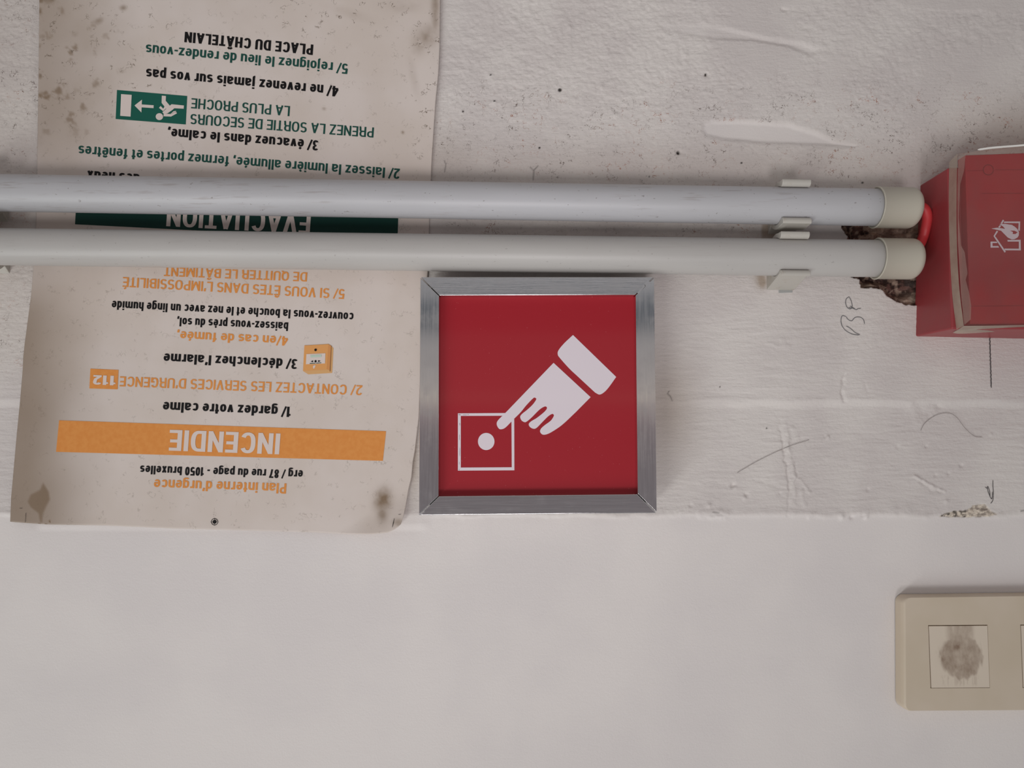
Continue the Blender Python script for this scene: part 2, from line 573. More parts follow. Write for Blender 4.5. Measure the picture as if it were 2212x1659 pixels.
def spline(pts, n=8):
    p = np.asarray(pts, float)
    if len(p) < 3:
        return np.array([p[0] + (p[-1] - p[0]) * t for t in np.linspace(0, 1, n)])
    q = np.vstack([2 * p[0] - p[1], p, 2 * p[-1] - p[-2]])
    out = []
    for i in range(1, len(q) - 2):
        for t in np.linspace(0, 1, n, endpoint=False):
            a, b, c, d = q[i - 1], q[i], q[i + 1], q[i + 2]
            out.append(.5 * (2 * b + (c - a) * t + (2 * a - 5 * b + 4 * c - d) * t * t + (3 * b - a - 3 * c + d) * t ** 3))
    out.append(p[-1])
    return np.array(out)


M_pencil = mat('pencil', C(88, 88, 90), .6)
M_pencil2 = mat('pencil_dark', C(64, 60, 60), .6)
on_wall = lambda x, y: wall_h(x, y) + .00035
# handwriting beside the hole (letters lie on their side)
hand = [[(1834, 641), (1828, 646), (1827, 656), (1831, 665), (1838, 667), (1841, 660), (1838, 648), (1834, 641)],
        [(1833, 664), (1842, 666), (1850, 669), (1853, 667), (1860, 666)],
        [(1836, 661), (1847, 667)],
        [(1828, 684), (1820, 682), (1817, 689), (1818, 701), (1824, 711), (1833, 718), (1843, 722), (1856, 724)],
        [(1828, 684), (1832, 690), (1840, 693), (1847, 686), (1857, 685), (1865, 690), (1868, 700)],
        [(1828, 704), (1838, 710), (1847, 718), (1858, 723)]]
v, f = ribbon([spline(h, 6) for h in hand], 1.35, on_wall)
o = add('pencil_writing', v, f, M_pencil, wall)
tag(o, 'grey pencil letters written sideways beside the hole')
v, f = ribbon([[(2138, y + 0) if y < 725 else (2138 + (y - 725) * .03 + .6 * math.sin(y * .7), y) for y in range(722, 840, 4)]], 2.2, on_wall)
o = add('pencil_line', v, f, M_pencil2, wall)
v, f = ribbon([spline(h, 5) for h in ([(2145, 1037), (2145, 1050), (2146, 1065), (2145, 1080), (2140, 1088)],
                                      [(2133, 1050), (2134, 1060), (2140, 1075), (2143, 1077), (2144, 1062)],
                                      [(2134, 1050), (2138, 1062), (2139, 1074)], [(2128, 1052), (2134, 1056)])], 1.3, on_wall)
add('pencil_arrow', v, f, M_pencil2, wall)


def hair(name, pts, width, label):
    p = spline(pts, 10)
    r = width * .5 * D / F
    c = at(p[:, 0], p[:, 1], wall_h(p[:, 0], p[:, 1]) + .0009)
    o = add(name, *tube(c, [r] * len(c), 6), M_hair, smooth=True)
    tag(o, label, 'hair')
    return o


def tube(c, radii, n=24, caps=True):
    """round bar along a path of world points"""
    c = np.asarray(c, float)
    t = np.gradient(c, axis=0)
    t /= np.linalg.norm(t, axis=1)[:, None]
    ref = np.array([0, 1.0, 0]) if abs(t[0][1]) < .9 else np.array([0, 0, 1.0])
    vs = []
    for i in range(len(c)):
        u = np.cross(t[i], ref)
        u /= np.linalg.norm(u)
        w = np.cross(t[i], u)
        for k in range(n):
            a = 2 * math.pi * k / n
            vs.append(c[i] + radii[i] * (math.cos(a) * u + math.sin(a) * w))
    fs = []
    for i in range(len(c) - 1):
        for k in range(n):
            k2 = (k + 1) % n
            fs.append((i * n + k, i * n + k2, (i + 1) * n + k2, (i + 1) * n + k))
    if caps:
        fs.append(tuple(range(n - 1, -1, -1)))
        fs.append(tuple((len(c) - 1) * n + k for k in range(n)))
    return vs, fs


M_hair = mat('hair', C(112, 103, 100), .45)
hair('hair_strand', [(1593, 1021), (1640, 994), (1700, 966), (1748, 950)], .8, 'straight dark hair stuck slanting on the white wall right of the red sign')
hair('hair_strand', [(1989, 930), (1998, 914), (2020, 898), (2045, 892), (2065, 900), (2085, 925), (2105, 942), (2122, 944)], .8,
     'curled dark hair stuck on the white wall below the red alarm box')


# ------------------------------------------------------------------ poster
def poster_d(px, py):
    """distance of the paper from the wall plane"""
    px = np.asarray(px, float)
    py = np.asarray(py, float)
    d = .0021 + .0004 * np.sin(px / 150 + py / 210) + .0002 * np.sin(py / 60 + px / 300)
    d = d + .0016 * sst(870, 950, px) * (1 - sst(330, 480, py))          # right edge lifts
    d = d + .0010 * (1 - sst(60, 190, px)) * sst(640, 760, py)           # left edge lifts
    d = d + .0060 * sst(0, 75, (px - 800) * .55 + (py - 1105) * .9)      # curled corner
    return d


LEFT = [(87, -90), (85, 0), (83, 180), (81, 300), (79, 400), (78, 470), (73, 570), (67, 640), (59, 700), (53, 745), (50, 775), (49, 800), (43, 870),
        (36, 940), (29, 1020), (24, 1075), (22, 1127)]
RIGHT = [(954, -90), (951, 0), (950, 100), (947, 160), (941, 220), (937, 280), (933, 340), (930, 400), (927, 490), (925, 580), (914, 700), (908, 820),
         (905, 900), (896.5, 972), (892, 997), (889, 1030), (883, 1055), (876.5, 1092), (871, 1117), (866, 1132)]
BOT = [(22, 1127), (60, 1130), (108, 1133), (226, 1135), (384, 1142), (500, 1145), (600, 1148), (678, 1150), (750, 1154), (800, 1154), (836, 1151), (850, 1145), (860, 1138), (866, 1132)]
TOP = [(87, -90), (954, -90)]


def curve_at(pts, s):
    p = np.asarray(pts, float)
    L = np.concatenate([[0], np.cumsum(np.hypot(*np.diff(p, axis=0).T))])
    L /= L[-1]
    return np.stack([np.interp(s, L, p[:, 0]), np.interp(s, L, p[:, 1])], -1)


NU, NV = 300, 400
S, Tt = np.meshgrid(np.linspace(0, 1, NU), np.linspace(0, 1, NV))
cl, crr = curve_at(LEFT, Tt), curve_at(RIGHT, Tt)
ct, cb = curve_at(TOP, S), curve_at(BOT, S)
q = lambda p: np.asarray(p, float)
bil = (1 - S[..., None]) * (1 - Tt[..., None]) * q(TOP[0]) + S[..., None] * (1 - Tt[..., None]) * q(TOP[1]) + \
    (1 - S[..., None]) * Tt[..., None] * q(BOT[0]) + S[..., None] * Tt[..., None] * q(BOT[-1])
P = (1 - S[..., None]) * cl + S[..., None] * crr + (1 - Tt[..., None]) * ct + Tt[..., None] * cb - bil
px, py = P[..., 0].ravel(), P[..., 1].ravel()
# stains
n1 = fbm(px / 26, py / 26, 201, 4, .6)
edge = 60 + 70 * sst(500, 760, py) - 30 * sst(0, 300, py) * (1 - sst(300, 500, py))
st = .76 * (1 - sst(20, 240, px - 22 + 50 * fbm(px / 120, py / 120, 207, 2))) * sst(480, 720, py)
st = np.maximum(st, .52 * (1 - sst(90, 330, px + 60 * fbm(px / 70, py / 70, 209, 3))) * (1 - sst(250, 420, py)))
st = st + .42 * sst(.08, .3, n1 + .12 * (1 - sst(90, 330, px)) - .12) * (1 - sst(240, 420, px)) * (1 - sst(240, 330, py))
for cx, cy, rx, ry, a, an in ((162, 70, 14, 18, .4, .3), (88, 78, 16, 10, .45, 0), (215, 45, 22, 10, .35, -.4), (120, 0, 60, 16, .45, 0), (266, 17, 9, 7, .4, 0),
                              (175, 100, 40, 8, .25, .9), (95, 222, 26, 12, .35, 0), (140, 232, 12, 8, .35, .5), (180, 228, 10, 7, .35, .3), (195, 203, 10, 7, .3, 0),
                              (138, 265, 12, 8, .25, 0), (170, 148, 12, 9, .28, 0), (101, 97, 4, 4, .4, 0), (30, 1075, 10, 30, .0, 0),
                              (828, 1080, 17, 24, .85, .1), (826, 1105, 12, 22, .45, 0), (862, 1128, 14, 8, .4, 0), (163, 1042, 10, 8, .18, 0), (130, 1104, 22, 4, .22, 0),
                              (938, 60, 5, 5, .0, 0), (700, 235, 4, 3, .4, 0), (870, 286, 3, 3, .5, 0), (98, 705, 5, 6, .4, 0), (98, 705, 12, 5, .15, 0),
                              (940, 20, 9, 60, .35, 0), (922, 78, 26, 22, .42, -.6), (905, 100, 16, 18, .28, 0), (893, 165, 8, 40, .15, -.2),
                              (760, 30, 40, 10, .12, .3), (870, 12, 40, 14, .15, 0)):
    st = np.maximum(st, a * 1.5 * gauss(px, py, cx, cy, rx, ry, an) * (1 + 1.4 * n1))
# leaf-shaped damp stain near the lower left corner
leaf = [(95, 1018), (98, 1040), (110, 1060), (113, 1080), (104, 1098), (98, 1112), (96, 1134), (82, 1134), (78, 1112), (62, 1100), (53, 1084), (62, 1064), (82, 1054), (90, 1036)]
st = np.maximum(st, .95 * sst(-6, 9, inside(px, py, leaf)) * sst(1010, 1050, py))
dk = np.maximum(gauss(px, py, 107, 1126, 3, 3.5), np.maximum(gauss(px, py, 100, 1132, 5, 2), gauss(px, py, 85, 1132, 5, 2)))
st = np.maximum(st, 1.3 * dk)
st = np.clip(st + .08 * (fbm(px / 90, py / 90, 215, 3)), 0, 1.4)
speck = .35 + .75 * (1 - sst(0, 120, np.minimum(py, 400 - 0 * py))) * sst(500, 700, px) + .5 * sst(860, 920, px) * (1 - sst(250, 420, py)) + .4 * (1 - sst(330, 420, px)) * (1 - sst(200, 300, py))

M_paper = mat('poster_paper', C(182, 172, 166), .55, spec=.3)
g = NT(M_paper)
pc = g.coord()
bc = g.mix(g.rng(g.noise(pc, 14, 3), .35, .65), C(185, 175, 169), C(179, 168, 160))
bc = g.mix(g.rng(g.attr('stain'), 0, 1.0, 0, 1, False), bc, C(112, 94, 76))
ln = g.math('ABSOLUTE', g.math('SUBTRACT', g.noise(pc, 260, 2), .5))
sk = g.math('MULTIPLY', g.rng(ln, .006, .036, 1, 0), g.rng(g.noise(pc, 120, 2), .55, .66))
sk = g.math('MULTIPLY', sk, g.rng(g.attr('speck'), .1, 1.0, .15, .9))
bc = g.mix(sk, bc, C(92, 79, 66))
g.color(bc)
g.bump(g.noise(pc, 1500, 2), .12, .0003)

poster = empty('emergency_poster', at(490, 640, .0015))
tag(poster, 'stained cream paper fire and evacuation poster with orange and green upside-down lettering', 'poster')
paper = add('paper_sheet', at(px, py, poster_d(px, py)), grid_faces(NU, NV), M_paper, poster, smooth=True, solid=.0002)
fattr(paper, 'stain', st)
fattr(paper, 'speck', speck)
if paper.data.polygons[0].normal.y > 0:
    paper.data.flip_normals()

INK = {'black': mat('ink_black', C(11, 9, 10), .6, spec=.25), 'green': mat('ink_green', C(20, 62, 54), .6, spec=.25),
       'orange': mat('ink_orange', C(190, 125, 66), .6, spec=.25), 'paper': mat('unprinted_paper', C(188, 176, 170), .55, spec=.3),
       'band_orange': mat('band_orange', C(205, 132, 68), .6, spec=.25), 'band_green': mat('band_green', C(15, 48, 42), .6, spec=.25),
       'sign_green': mat('sign_green', C(18, 76, 64), .6, spec=.25)}
for k in ('band_orange', 'orange'):
    g = NT(INK[k])
    g.color(g.mix(g.rng(g.noise(g.coord(), 260, 3), .3, .7), C(188, 120, 58), C(192, 127, 65)))
on_paper = lambda e: (lambda x, y: poster_d(x, y) + e)


def quad_grid(c4, nu, nv, e, surf=poster_d):
    """flat printed patch: corners (left top, right top, right bottom, left bottom) in pixels, draped on the paper"""
    s, t = np.meshgrid(np.linspace(0, 1, nu), np.linspace(0, 1, nv))
    c = [q(p) for p in c4]
    p = (1 - s[..., None]) * (1 - t[..., None]) * c[0] + s[..., None] * (1 - t[..., None]) * c[1] + s[..., None] * t[..., None] * c[2] + (1 - s[..., None]) * t[..., None] * c[3]
    x, y = p[..., 0].ravel(), p[..., 1].ravel()
    return at(x, y, surf(x, y) + e), grid_faces(nu, nv)


def tri_poly(polys, e, surf=poster_d, sub=0):
    """filled outlines (pixels) draped on a surface"""
    vs, fs = [], []
    from mathutils.geometry import tessellate_polygon
    for pl in polys:
        i0 = len(vs)
        p = np.asarray(pl, float)
        vs += list(at(p[:, 0], p[:, 1], surf(p[:, 0], p[:, 1]) + e))
        for t in tessellate_polygon([[Vector((a, b, 0)) for a, b in pl]]):
            fs.append(tuple(i0 + i for i in t))
    return vs, fs


# ---- lettering: strokes with an elliptical pen, in units of the cap height
def E(cx, cy, rx, ry, a0, a1, n=None, ex=2.5):
    n = n or max(6, int(abs(a1 - a0) / 12))
    o = []
    for i in range(n + 1):
        a = math.radians(a0 + (a1 - a0) * i / n)
        c, s = math.cos(a), math.sin(a)
        o.append((cx + rx * math.copysign(abs(c) ** (2 / ex), c), cy + ry * math.copysign(abs(s) ** (2 / ex), s)))
    return o


XH = .745


def glyph(ch, a, b):
    h, k = a / 2, b / 2
    acc = None
    for plain, marked, kind in (('e', 'é', "'"), ('e', 'è', '`'), ('e', 'ê', '^'), ('E', 'É', "'"), ('E', 'Ê', '^'), ('A', 'Â', '^')):
        if ch == marked:
            ch, acc = plain, kind
    w = .54 + .25 * (a - .15)
    s, adv = [], None
    m_, r = w / 2, w / 2 - h
    lo = lambda: E(m_, XH / 2, r, XH / 2 - k, 0, 360, 30)
    if ch == 'o': s = [lo()]
    elif ch == 'c': s = [E(m_, XH / 2, r, XH / 2 - k, 38, 322)]
    elif ch == 'e': s = [E(m_, XH / 2, r, XH / 2 - k, 0, 318) , [(h * .6, XH * .47), (w - h * .3, XH * .47)]]
    elif ch == 'a':
        s = [E(m_, XH - .2 - k, r, .2, 165, 0) + [(w - h, 0)], [(w - h, XH * .57), (m_, XH * .54)] + E(m_ - .01, .22, m_ - h - .01, .22 - k, 100, 330, 14)]
    elif ch == 'b': s = [lo(), [(h, 0), (h, 1)]]
    elif ch == 'd': s = [lo(), [(w - h, 0), (w - h, 1)]]
    elif ch == 'p': s = [lo(), [(h, -.26), (h, XH)]]
    elif ch == 'g': s = [lo(), [(w - h, XH), (w - h, -.05)] + E(m_, -.08, r, .19 - k, -10, -165, 10)]
    elif ch in 'nh': s = [[(h, 0), (h, XH if ch == 'n' else 1)], E(m_, XH - .26, r, .26 - k, 170, 0) + [(w - h, 0)]]
    elif ch == 'm':
        w = .88 + .3 * (a - .15)
        r2 = (w - a) / 4
        s = [[(h, 0), (h, XH)], E(h + r2, XH - .24, r2, .24 - k, 170, 0) + [(h + 2 * r2, 0)], E(h + 3 * r2, XH - .24, r2, .24 - k, 170, 0) + [(h + 4 * r2, 0)]]
    elif ch == 'u': s = [[(w - h, 0), (w - h, XH)], [(h, XH)] + E(m_, .26, r, .26 - k, 180, 350)]
    elif ch == 'r':
        w = .38
        s = [[(h, 0), (h, XH)], E(h + .24, XH - .27, .24, .27 - k, 172, 85, 8)]
    elif ch == 'i': w = a; s = [[(h, 0), (h, XH)], [(h, 1 - .15), (h, 1)]]
    elif ch == 'j': w = a + .04; s = [[(w - h, XH), (w - h, -.08)] + E(w - h - .12, -.08, .12, .19 - k, 0, -90, 6), [(w - h, .85), (w - h, 1)]]
    elif ch == 'l': w = a; s = [[(h, 0), (h, 1)]]
    elif ch == 't': w = .34; s = [[(.08 + h, .95), (.08 + h, .16)] + E(.08 + h + .13, .15, .13, .15 - k, 185, 270, 6), [(0, XH - k), (w, XH - k)]]
    elif ch == 'f': w = .36; s = [[(.09 + h, 0), (.09 + h, .84)] + E(.09 + h + .13, .84, .13, .16 - k, 175, 85, 6), [(0, XH - k), (w - .02, XH - k)]]
    elif ch in 'sS':
        Hh = XH if ch == 's' else 1.0
        if ch == 's': w -= .03
        else: w += .02
        m_, r = w / 2, w / 2 - h
        q1 = (Hh - b) / 4
        s = [E(m_, Hh - k - q1, r, q1, 25, 180, 12) + E(m_ + .0, Hh - k - q1, r, q1, 190, 262, 6)[:-1] + E(m_, k + q1, r, q1, 82, 0, 6) + E(m_, k + q1, r, q1, -10, -157, 12)]
    elif ch == 'v': s = [[(h, XH), (m_, .03)], [(w - h, XH), (m_, .03)]]
    elif ch == 'x': s = [[(h, XH), (w - h, 0)], [(w - h, XH), (h, 0)]]
    elif ch in 'zZ':
        Hh = XH if ch == 'z' else 1.0
        w = .5 if ch == 'z' else .56
        s = [[(0.02, Hh - k), (w, Hh - k)], [(w - h, Hh - k), (h, k)], [(0, k), (w, k)]]
    elif ch == 'A': w = .66; s = [[(h * .9, 0), (w / 2, .98)], [(w - h * .9, 0), (w / 2, .98)], [(.16, .26), (w - .16, .26)]]
    elif ch in 'CG':
        w = .64
        s = [E(w / 2, .5, w / 2 - h, .5 - k, 32, 328 if ch == 'C' else 345)]
        if ch == 'G': s += [[(w * .52, .44), (w, .44)], [(w - h, .5), (w - h, .0)]]
    elif ch in 'OQ':
        w = .66
        s = [E(w / 2, .5, w / 2 - h, .5 - k, 0, 360, 32)]
        if ch == 'Q': s += [[(w * .55, .25), (w * .95, -.06)]]
    elif ch == 'D': w = .63; s = [[(h, 0), (h, 1)], [(h, 1 - k), (w * .45, 1 - k)] + E(w * .45, .5, w * .55 - h, .5 - k, 84, -84, 16) + [(h, k)]]
    elif ch in 'EF':
        w = .52
        s = [[(h, 0), (h, 1)], [(h, 1 - k), (w, 1 - k)], [(h, .53), (w - .03, .53)]] + ([[(h, k), (w + .01, k)]] if ch == 'E' else [])
    elif ch == 'L': w = .5; s = [[(h, 0), (h, 1)], [(h, k), (w, k)]]
    elif ch == 'H': w = .63; s = [[(h, 0), (h, 1)], [(w - h, 0), (w - h, 1)], [(h, .52), (w - h, .52)]]
    elif ch == 'I': w = a; s = [[(h, 0), (h, 1)]]
    elif ch == 'N': w = .64; s = [[(h, 0), (h, 1)], [(w - h, 0), (w - h, 1)], [(h, .97), (w - h, .03)]]
    elif ch == 'M': w = .78; s = [[(h, 0), (h, 1)], [(w - h, 0), (w - h, 1)], [(h, .97), (w / 2, .08)], [(w - h, .97), (w / 2, .08)]]
    elif ch == 'T': w = .54; s = [[(w / 2, 0), (w / 2, 1)], [(0, 1 - k), (w, 1 - k)]]
    elif ch == 'U': w = .63; s = [[(h, 1)] + E(w / 2, .3, w / 2 - h, .3 - k, 180, 360) + [(w - h, 1)]]
    elif ch == 'V': w = .62; s = [[(h * .9, 1), (w / 2, .03)], [(w - h * .9, 1), (w / 2, .03)]]
    elif ch in 'PRB':
        w = .58
        cy = .5 + .22
        s = [[(h, 0), (h, 1)], [(h, 1 - k), (w * .45, 1 - k)] + E(w * .45, (1 - k + .46) / 2, w * .55 - h, (1 - k - .46) / 2, 84, -84, 12) + [(h, .46)]]
        if ch == 'R': w = .61; s += [[(w * .4, .46), (w * .62, .46)] + E(w * .6, .3, w * .4 - h - .02, .16, 85, 0, 6) + [(w - h - .01, .1), (w - h + .03, 0)]]
        if ch == 'B': w = .6; s += [[(h, k), (w * .45, k)] + E(w * .45, (.5 + k) / 2 - .01, w * .55 - h, (.47 - k) / 2, -84, 84, 12) + [(h, .47)]]
    elif ch == '0': w = .52; s = [E(w / 2, .5, w / 2 - h, .5 - k, 0, 360, 30)]
    elif ch == '1': w = .36; s = [[(w - h, 0), (w - h, 1)], [(.02, .78), (w * .5, .80), (w - h, .96)]]
    elif ch == '2': w = .52; s = [E(w / 2, .72, w / 2 - h, .28 - k, 170, -20, 14) + [(w * .7, .42), (h * 1.1, .14), (h, k)], [(0, k), (w, k)]]
    elif ch == '3': w = .52; s = [E(w / 2, .75, w / 2 - h, .25 - k, 160, -80, 14), E(w / 2, .27, w / 2 - h, .27 - k, 85, -160, 16), [(w * .35, .53), (w * .55, .53)]]
    elif ch == '4': w = .54; s = [[(w * .72, 0), (w * .72, 1)], [(w * .68, .95), (h * .5, .3)], [(0, .26), (w, .26)]]
    elif ch == '5': w = .52; s = [[(w * .95, 1 - k), (.1, 1 - k)], [(.12, 1), (.09, .48)], [(.07, .5)] + E(w / 2, .32, w / 2 - h, .32 - k, 120, -155, 16)]
    elif ch == '7': w = .5; s = [[(0, 1 - k), (w, 1 - k)], [(w - h, 1 - k), (w * .55, .55), (w * .38, 0)]]
    elif ch == '8': w = .52; s = [E(w / 2, .76, w / 2 - h - .02, .24 - k, 0, 360, 24), E(w / 2, .28, w / 2 - h, .28 - k, 0, 360, 24)]
    elif ch == '/': w = .34; s = [[(.0, -.02), (.34, 1.02)]]; a *= .75
    elif ch == ',': w = a; s = [[(h, .15), (h, .0), (h * .5, -.16)]]
    elif ch == '’': w = a; s = [[(h, 1.0), (h, .86), (h * .5, .7)]]
    elif ch == '-': w = .3; s = [[(0, .33), (w, .33)]]
    elif ch == ' ': w = .2
    if acc:
        top = (XH if ch == 'e' else 1.0) + .06
        cx = w / 2
        pen = [(a, b)] * len(s)
        if acc == "'": t = [[(cx - .04, top), (cx + .09, top + .16)]]
        elif acc == '`': t = [[(cx + .04, top), (cx - .09, top + .16)]]
        else: t = [[(cx - .17, top), (cx, top + .15)], [(cx + .17, top), (cx, top + .15)]]
        return s + t, w, a
    return s, w, a


def text_strips(txt, a, b, track=.095):
    x, out = 0.0, []
    for ch in txt:
        s, w, pen = glyph(ch, a, b)
        for st_ in s:
            p = np.asarray(st_, float)
            p[:, 0] += x
            d = np.gradient(p, axis=0) if len(p) > 2 else np.tile(p[1] - p[0], (2, 1))
            if len(p) > 2:
                e1 = np.diff(p, axis=0)
                e1 /= np.linalg.norm(e1, axis=1)[:, None] + 1e-9
                d = np.vstack([e1[:1], e1[:-1] + e1[1:], e1[-1:]])
            nr = np.stack([-d[:, 1], d[:, 0]], -1)
            nr /= np.linalg.norm(nr, axis=1)[:, None] + 1e-9
            off = nr * np.array([pen / 2, b / 2])
            out.append((p + off, p - off))
        x += w + track
    return out, x - track


def text(name, txt, start, end, cap, color, weight, parent, e=.00022, skew=-.07, surf=poster_d, label=None):
    a, b = {'bold': (.222, .172), 'semi': (.190, .148), 'medium': (.163, .128)}[weight]
    strips, wd_ = text_strips(txt, a, b)
    S_, E_ = q(start), q(end)
    vs, fs = [], []
    for k, (l, r_) in enumerate(strips):
        uv = np.concatenate([l, r_])
        p = S_ + (E_ - S_) * (uv[:, :1] / wd_) + uv[:, 1:] * np.array([skew * cap, cap])
        i0 = len(vs)
        vs += list(at(p[:, 0], p[:, 1], surf(p[:, 0], p[:, 1]) + e + (k % 7) * 3e-6))
        n = len(l)
        fs += [(i0 + i, i0 + i + 1, i0 + n + i + 1, i0 + n + i) for i in range(n - 1)]
    o = add(name, vs, fs, INK[color], parent)
    if label:
        tag(o, label)
    return o


# bands first, their lettering is a sub-part
v, f = quad_grid([(127.6, 908), (834, 931.5), (827, 995.5), (121, 976)], 60, 8, .0002)
band1 = tag(add('title_band', v, f, INK['band_orange'], poster), 'orange title band')
v, f = quad_grid([(166, 416), (861, 452), (858.5, 519.5), (162, 484.5)], 60, 8, .0002)
band2 = tag(add('title_band', v, f, INK['band_green'], poster), 'dark green title band')
v, f = quad_grid([(195.3, 796.3), (256, 799), (254, 841), (193, 839)], 8, 6, .0002)
box112 = tag(add('number_box', v, f, INK['band_orange'], poster), 'orange box with the emergency number')


def subtext(txt, start, end, cap, color, weight, parent):
    return text('title_lettering', txt, start, end, cap, color, weight, parent, e=.00042)


# sub-parts share the poster's origin: parent parts sit at the poster's own location
def ptext(*a_, **k_):
    return text('text_line', *a_, **k_)


subtext('INCENDIE', (606, 936.5), (367.6, 928.3), 45, 'paper', 'semi', band1)
subtext('EVACUATION', (672, 461), (362, 444), 44.5, 'paper', 'semi', band2)
subtext('112', (251, 812), (202, 810), 20.5, 'paper', 'bold', box112)
LINES = [('PLACE DU CHÂTELAIN', (677, 96.5), (399.5, 68.5), 22.5, 'black', 'bold'),
         ('5/ rejoignez le lieu de rendez-vous', (752, 138), (315.5, 95.7), 22, 'green', 'semi'),
         ('4/ ne revenez jamais sur vos pas', (731, 186.5), (316, 148), 22.5, 'black', 'bold'),
         ('LA PLUS PROCHE', (626.6, 229.3), (414, 212), 21.8, 'green', 'medium'),
         ('PRENEZ LA SORTIE DE SECOURS', (808, 275.5), (412, 246), 21.8, 'green', 'medium'),
         ('3/ évacuez dans le calme,', (688.5, 303.5), (363, 277), 22, 'black', 'bold'),
         ('2/ laissez la lumière allumée, fermez portes et fenêtres', (864, 364.5), (170, 314.3), 22, 'green', 'semi'),
         ('des lieux', (302, 376), (188.5, 368.5), 22, 'black', 'bold'),
         ('DE QUITTER LE BÂTIMENT', (664, 588.5), (355, 576.5), 19.8, 'orange', 'medium'),
         ('5/ SI VOUS ÊTES DANS L’IMPOSSIBILITÉ', (745, 625), (266, 598.5), 21, 'orange', 'medium'),
         ('couvrez-vous la bouche et le nez avec un linge humide', (764, 676), (242, 649.5), 19, 'black', 'bold'),
         ('baissez-vous près du sol,', (623, 696.5), (383, 686), 18.7, 'black', 'bold'),
         ('4/en cas de fumée,', (622, 727), (383, 715), 20, 'orange', 'semi'),
         ('3/ déclenchez l’alarme', (643, 776), (354, 763.3), 21.5, 'black', 'bold'),
         ('2/ CONTACTEZ LES SERVICES D’URGENCE', (783, 832.5), (259.5, 813), 21.5, 'orange', 'medium'),
         ('1/ gardez votre calme', (629, 879), (352.5, 868), 22, 'black', 'bold'),
         ('erg / 87 rue du page - 1050 bruxelles', (654.5, 1016), (303, 1005.5), 18.5, 'black', 'bold'),
         ('Plan interne d’urgence', (619, 1044.5), (333, 1035.5), 22, 'orange', 'semi')]
for tx, s_, e_, cp, cl_, wt in LINES:
    ptext(tx, s_, e_, cp, cl_, wt, poster)

# exit pictogram
K5 = lambda pts: [(x / 4.148, y / 4.148) for x, y in pts]
cn4 = K5([(1048, 806), (1677, 860), (1664, 1115), (1036, 1066)])
v, f = quad_grid(cn4, 16, 8, .0002)
exitp = tag(add('exit_pictogram', v, f, INK['sign_green'], poster), 'green exit sign with running man, arrow and door')


def stroke(pts, w):
    p = np.asarray(pts, float)
    d = np.gradient(p, axis=0)
    nr = np.stack([-d[:, 1], d[:, 0]], -1)
    nr /= np.linalg.norm(nr, axis=1)[:, None]
    return [tuple(x) for x in p + nr * w / 2] + [tuple(x) for x in (p - nr * w / 2)[::-1]]


circ = lambda cx, cy, rx, ry, n=20: [(cx + rx * math.cos(2 * math.pi * i / n), cy + ry * math.sin(2 * math.pi * i / n)) for i in range(n)]
fig = [[(1085, 843), (1180, 850), (1170, 1045), (1077, 1038)],
       [(1205, 945), (1272, 893), (1270, 936), (1377, 943), (1376, 969), (1269, 962), (1267, 1008)],
       circ(1428, 1045, 33, 31),
       [(1450, 857), (1487, 860), (1485, 903), (1522, 947), (1537, 934), (1648, 945), (1646, 974), (1562, 970), (1545, 985), (1500, 1016), (1468, 1022), (1455, 1005), (1490, 975), (1448, 922)],
       stroke([(1432, 958), (1462, 985), (1482, 962)], 22),
       stroke([(1466, 1030), (1530, 1033), (1580, 1005)], 24), stroke([(1530, 1033), (1560, 1005), (1578, 1003)], 20)]
v, f = tri_poly([K5(p) for p in fig], .0004)
add('running_man', v, f, INK['paper'], exitp)

# little picture of a yellow call point on the poster
K6 = lambda pts: [(640 + x / 16.59, 720 + y / 16.59) for x, y in pts]
M_cp1, M_cp2, M_cp3 = mat('print_yellow', C(190, 134, 76), .6), mat('print_tan', C(184, 142, 92), .6), mat('print_shadow', C(120, 82, 44), .6)
M_cp4 = mat('print_pale_green', C(160, 176, 162), .6)
v, f = tri_poly([K6([(290, 435), (1160, 380), (1250, 440), (1330, 540), (1285, 1420), (430, 1470), (240, 1350)])], .0002)
pic = tag(add('alarm_picture', v, f, M_cp2, poster), 'printed picture of a yellow alarm call point')
for nm, mt, pl, e in (('printed_front', M_cp1, [[(290, 435), (1150, 395), (1100, 1295), (245, 1335)]], .0004),
                      ('printed_side', mat('print_ochre', C(180, 122, 68), .6), [[(1150, 395), (1245, 450), (1200, 1330), (1105, 1290)]], .0004),
                      ('printed_gap', M_cp3, [[(1245, 450), (1262, 455), (1220, 1370), (1195, 1365)]], .0006),
                      ('printed_panel', INK['paper'], [[(362, 745), (1045, 715), (1030, 1080), (345, 1110)], [(600, 1160), (680, 1140), (690, 1170), (640, 1270), (600, 1250)]], .0006),
                      ('printed_window', M_cp4, [[(505, 785), (900, 765), (900, 845), (510, 865)]], .0008),
                      ('printed_symbols', INK['black'], [circ(690, 595, 45, 45), circ(690, 1002, 42, 40), [(515, 1008), (560, 985), (600, 975), (612, 1005), (585, 1038), (550, 1020)],
                                                         [(860, 985), (820, 975), (790, 970), (765, 997), (800, 1028), (820, 1015), (858, 1005)]], .0008),
                      ('printed_caption', INK['green'], [[(482, 1070), (690, 1060), (690, 1080), (482, 1095)], [(715, 1058), (895, 1046), (895, 1066), (715, 1082)]], .0008)):
    v, f = tri_poly([K6(p) for p in pl], e)
    add(nm, v, f, mt, pic)
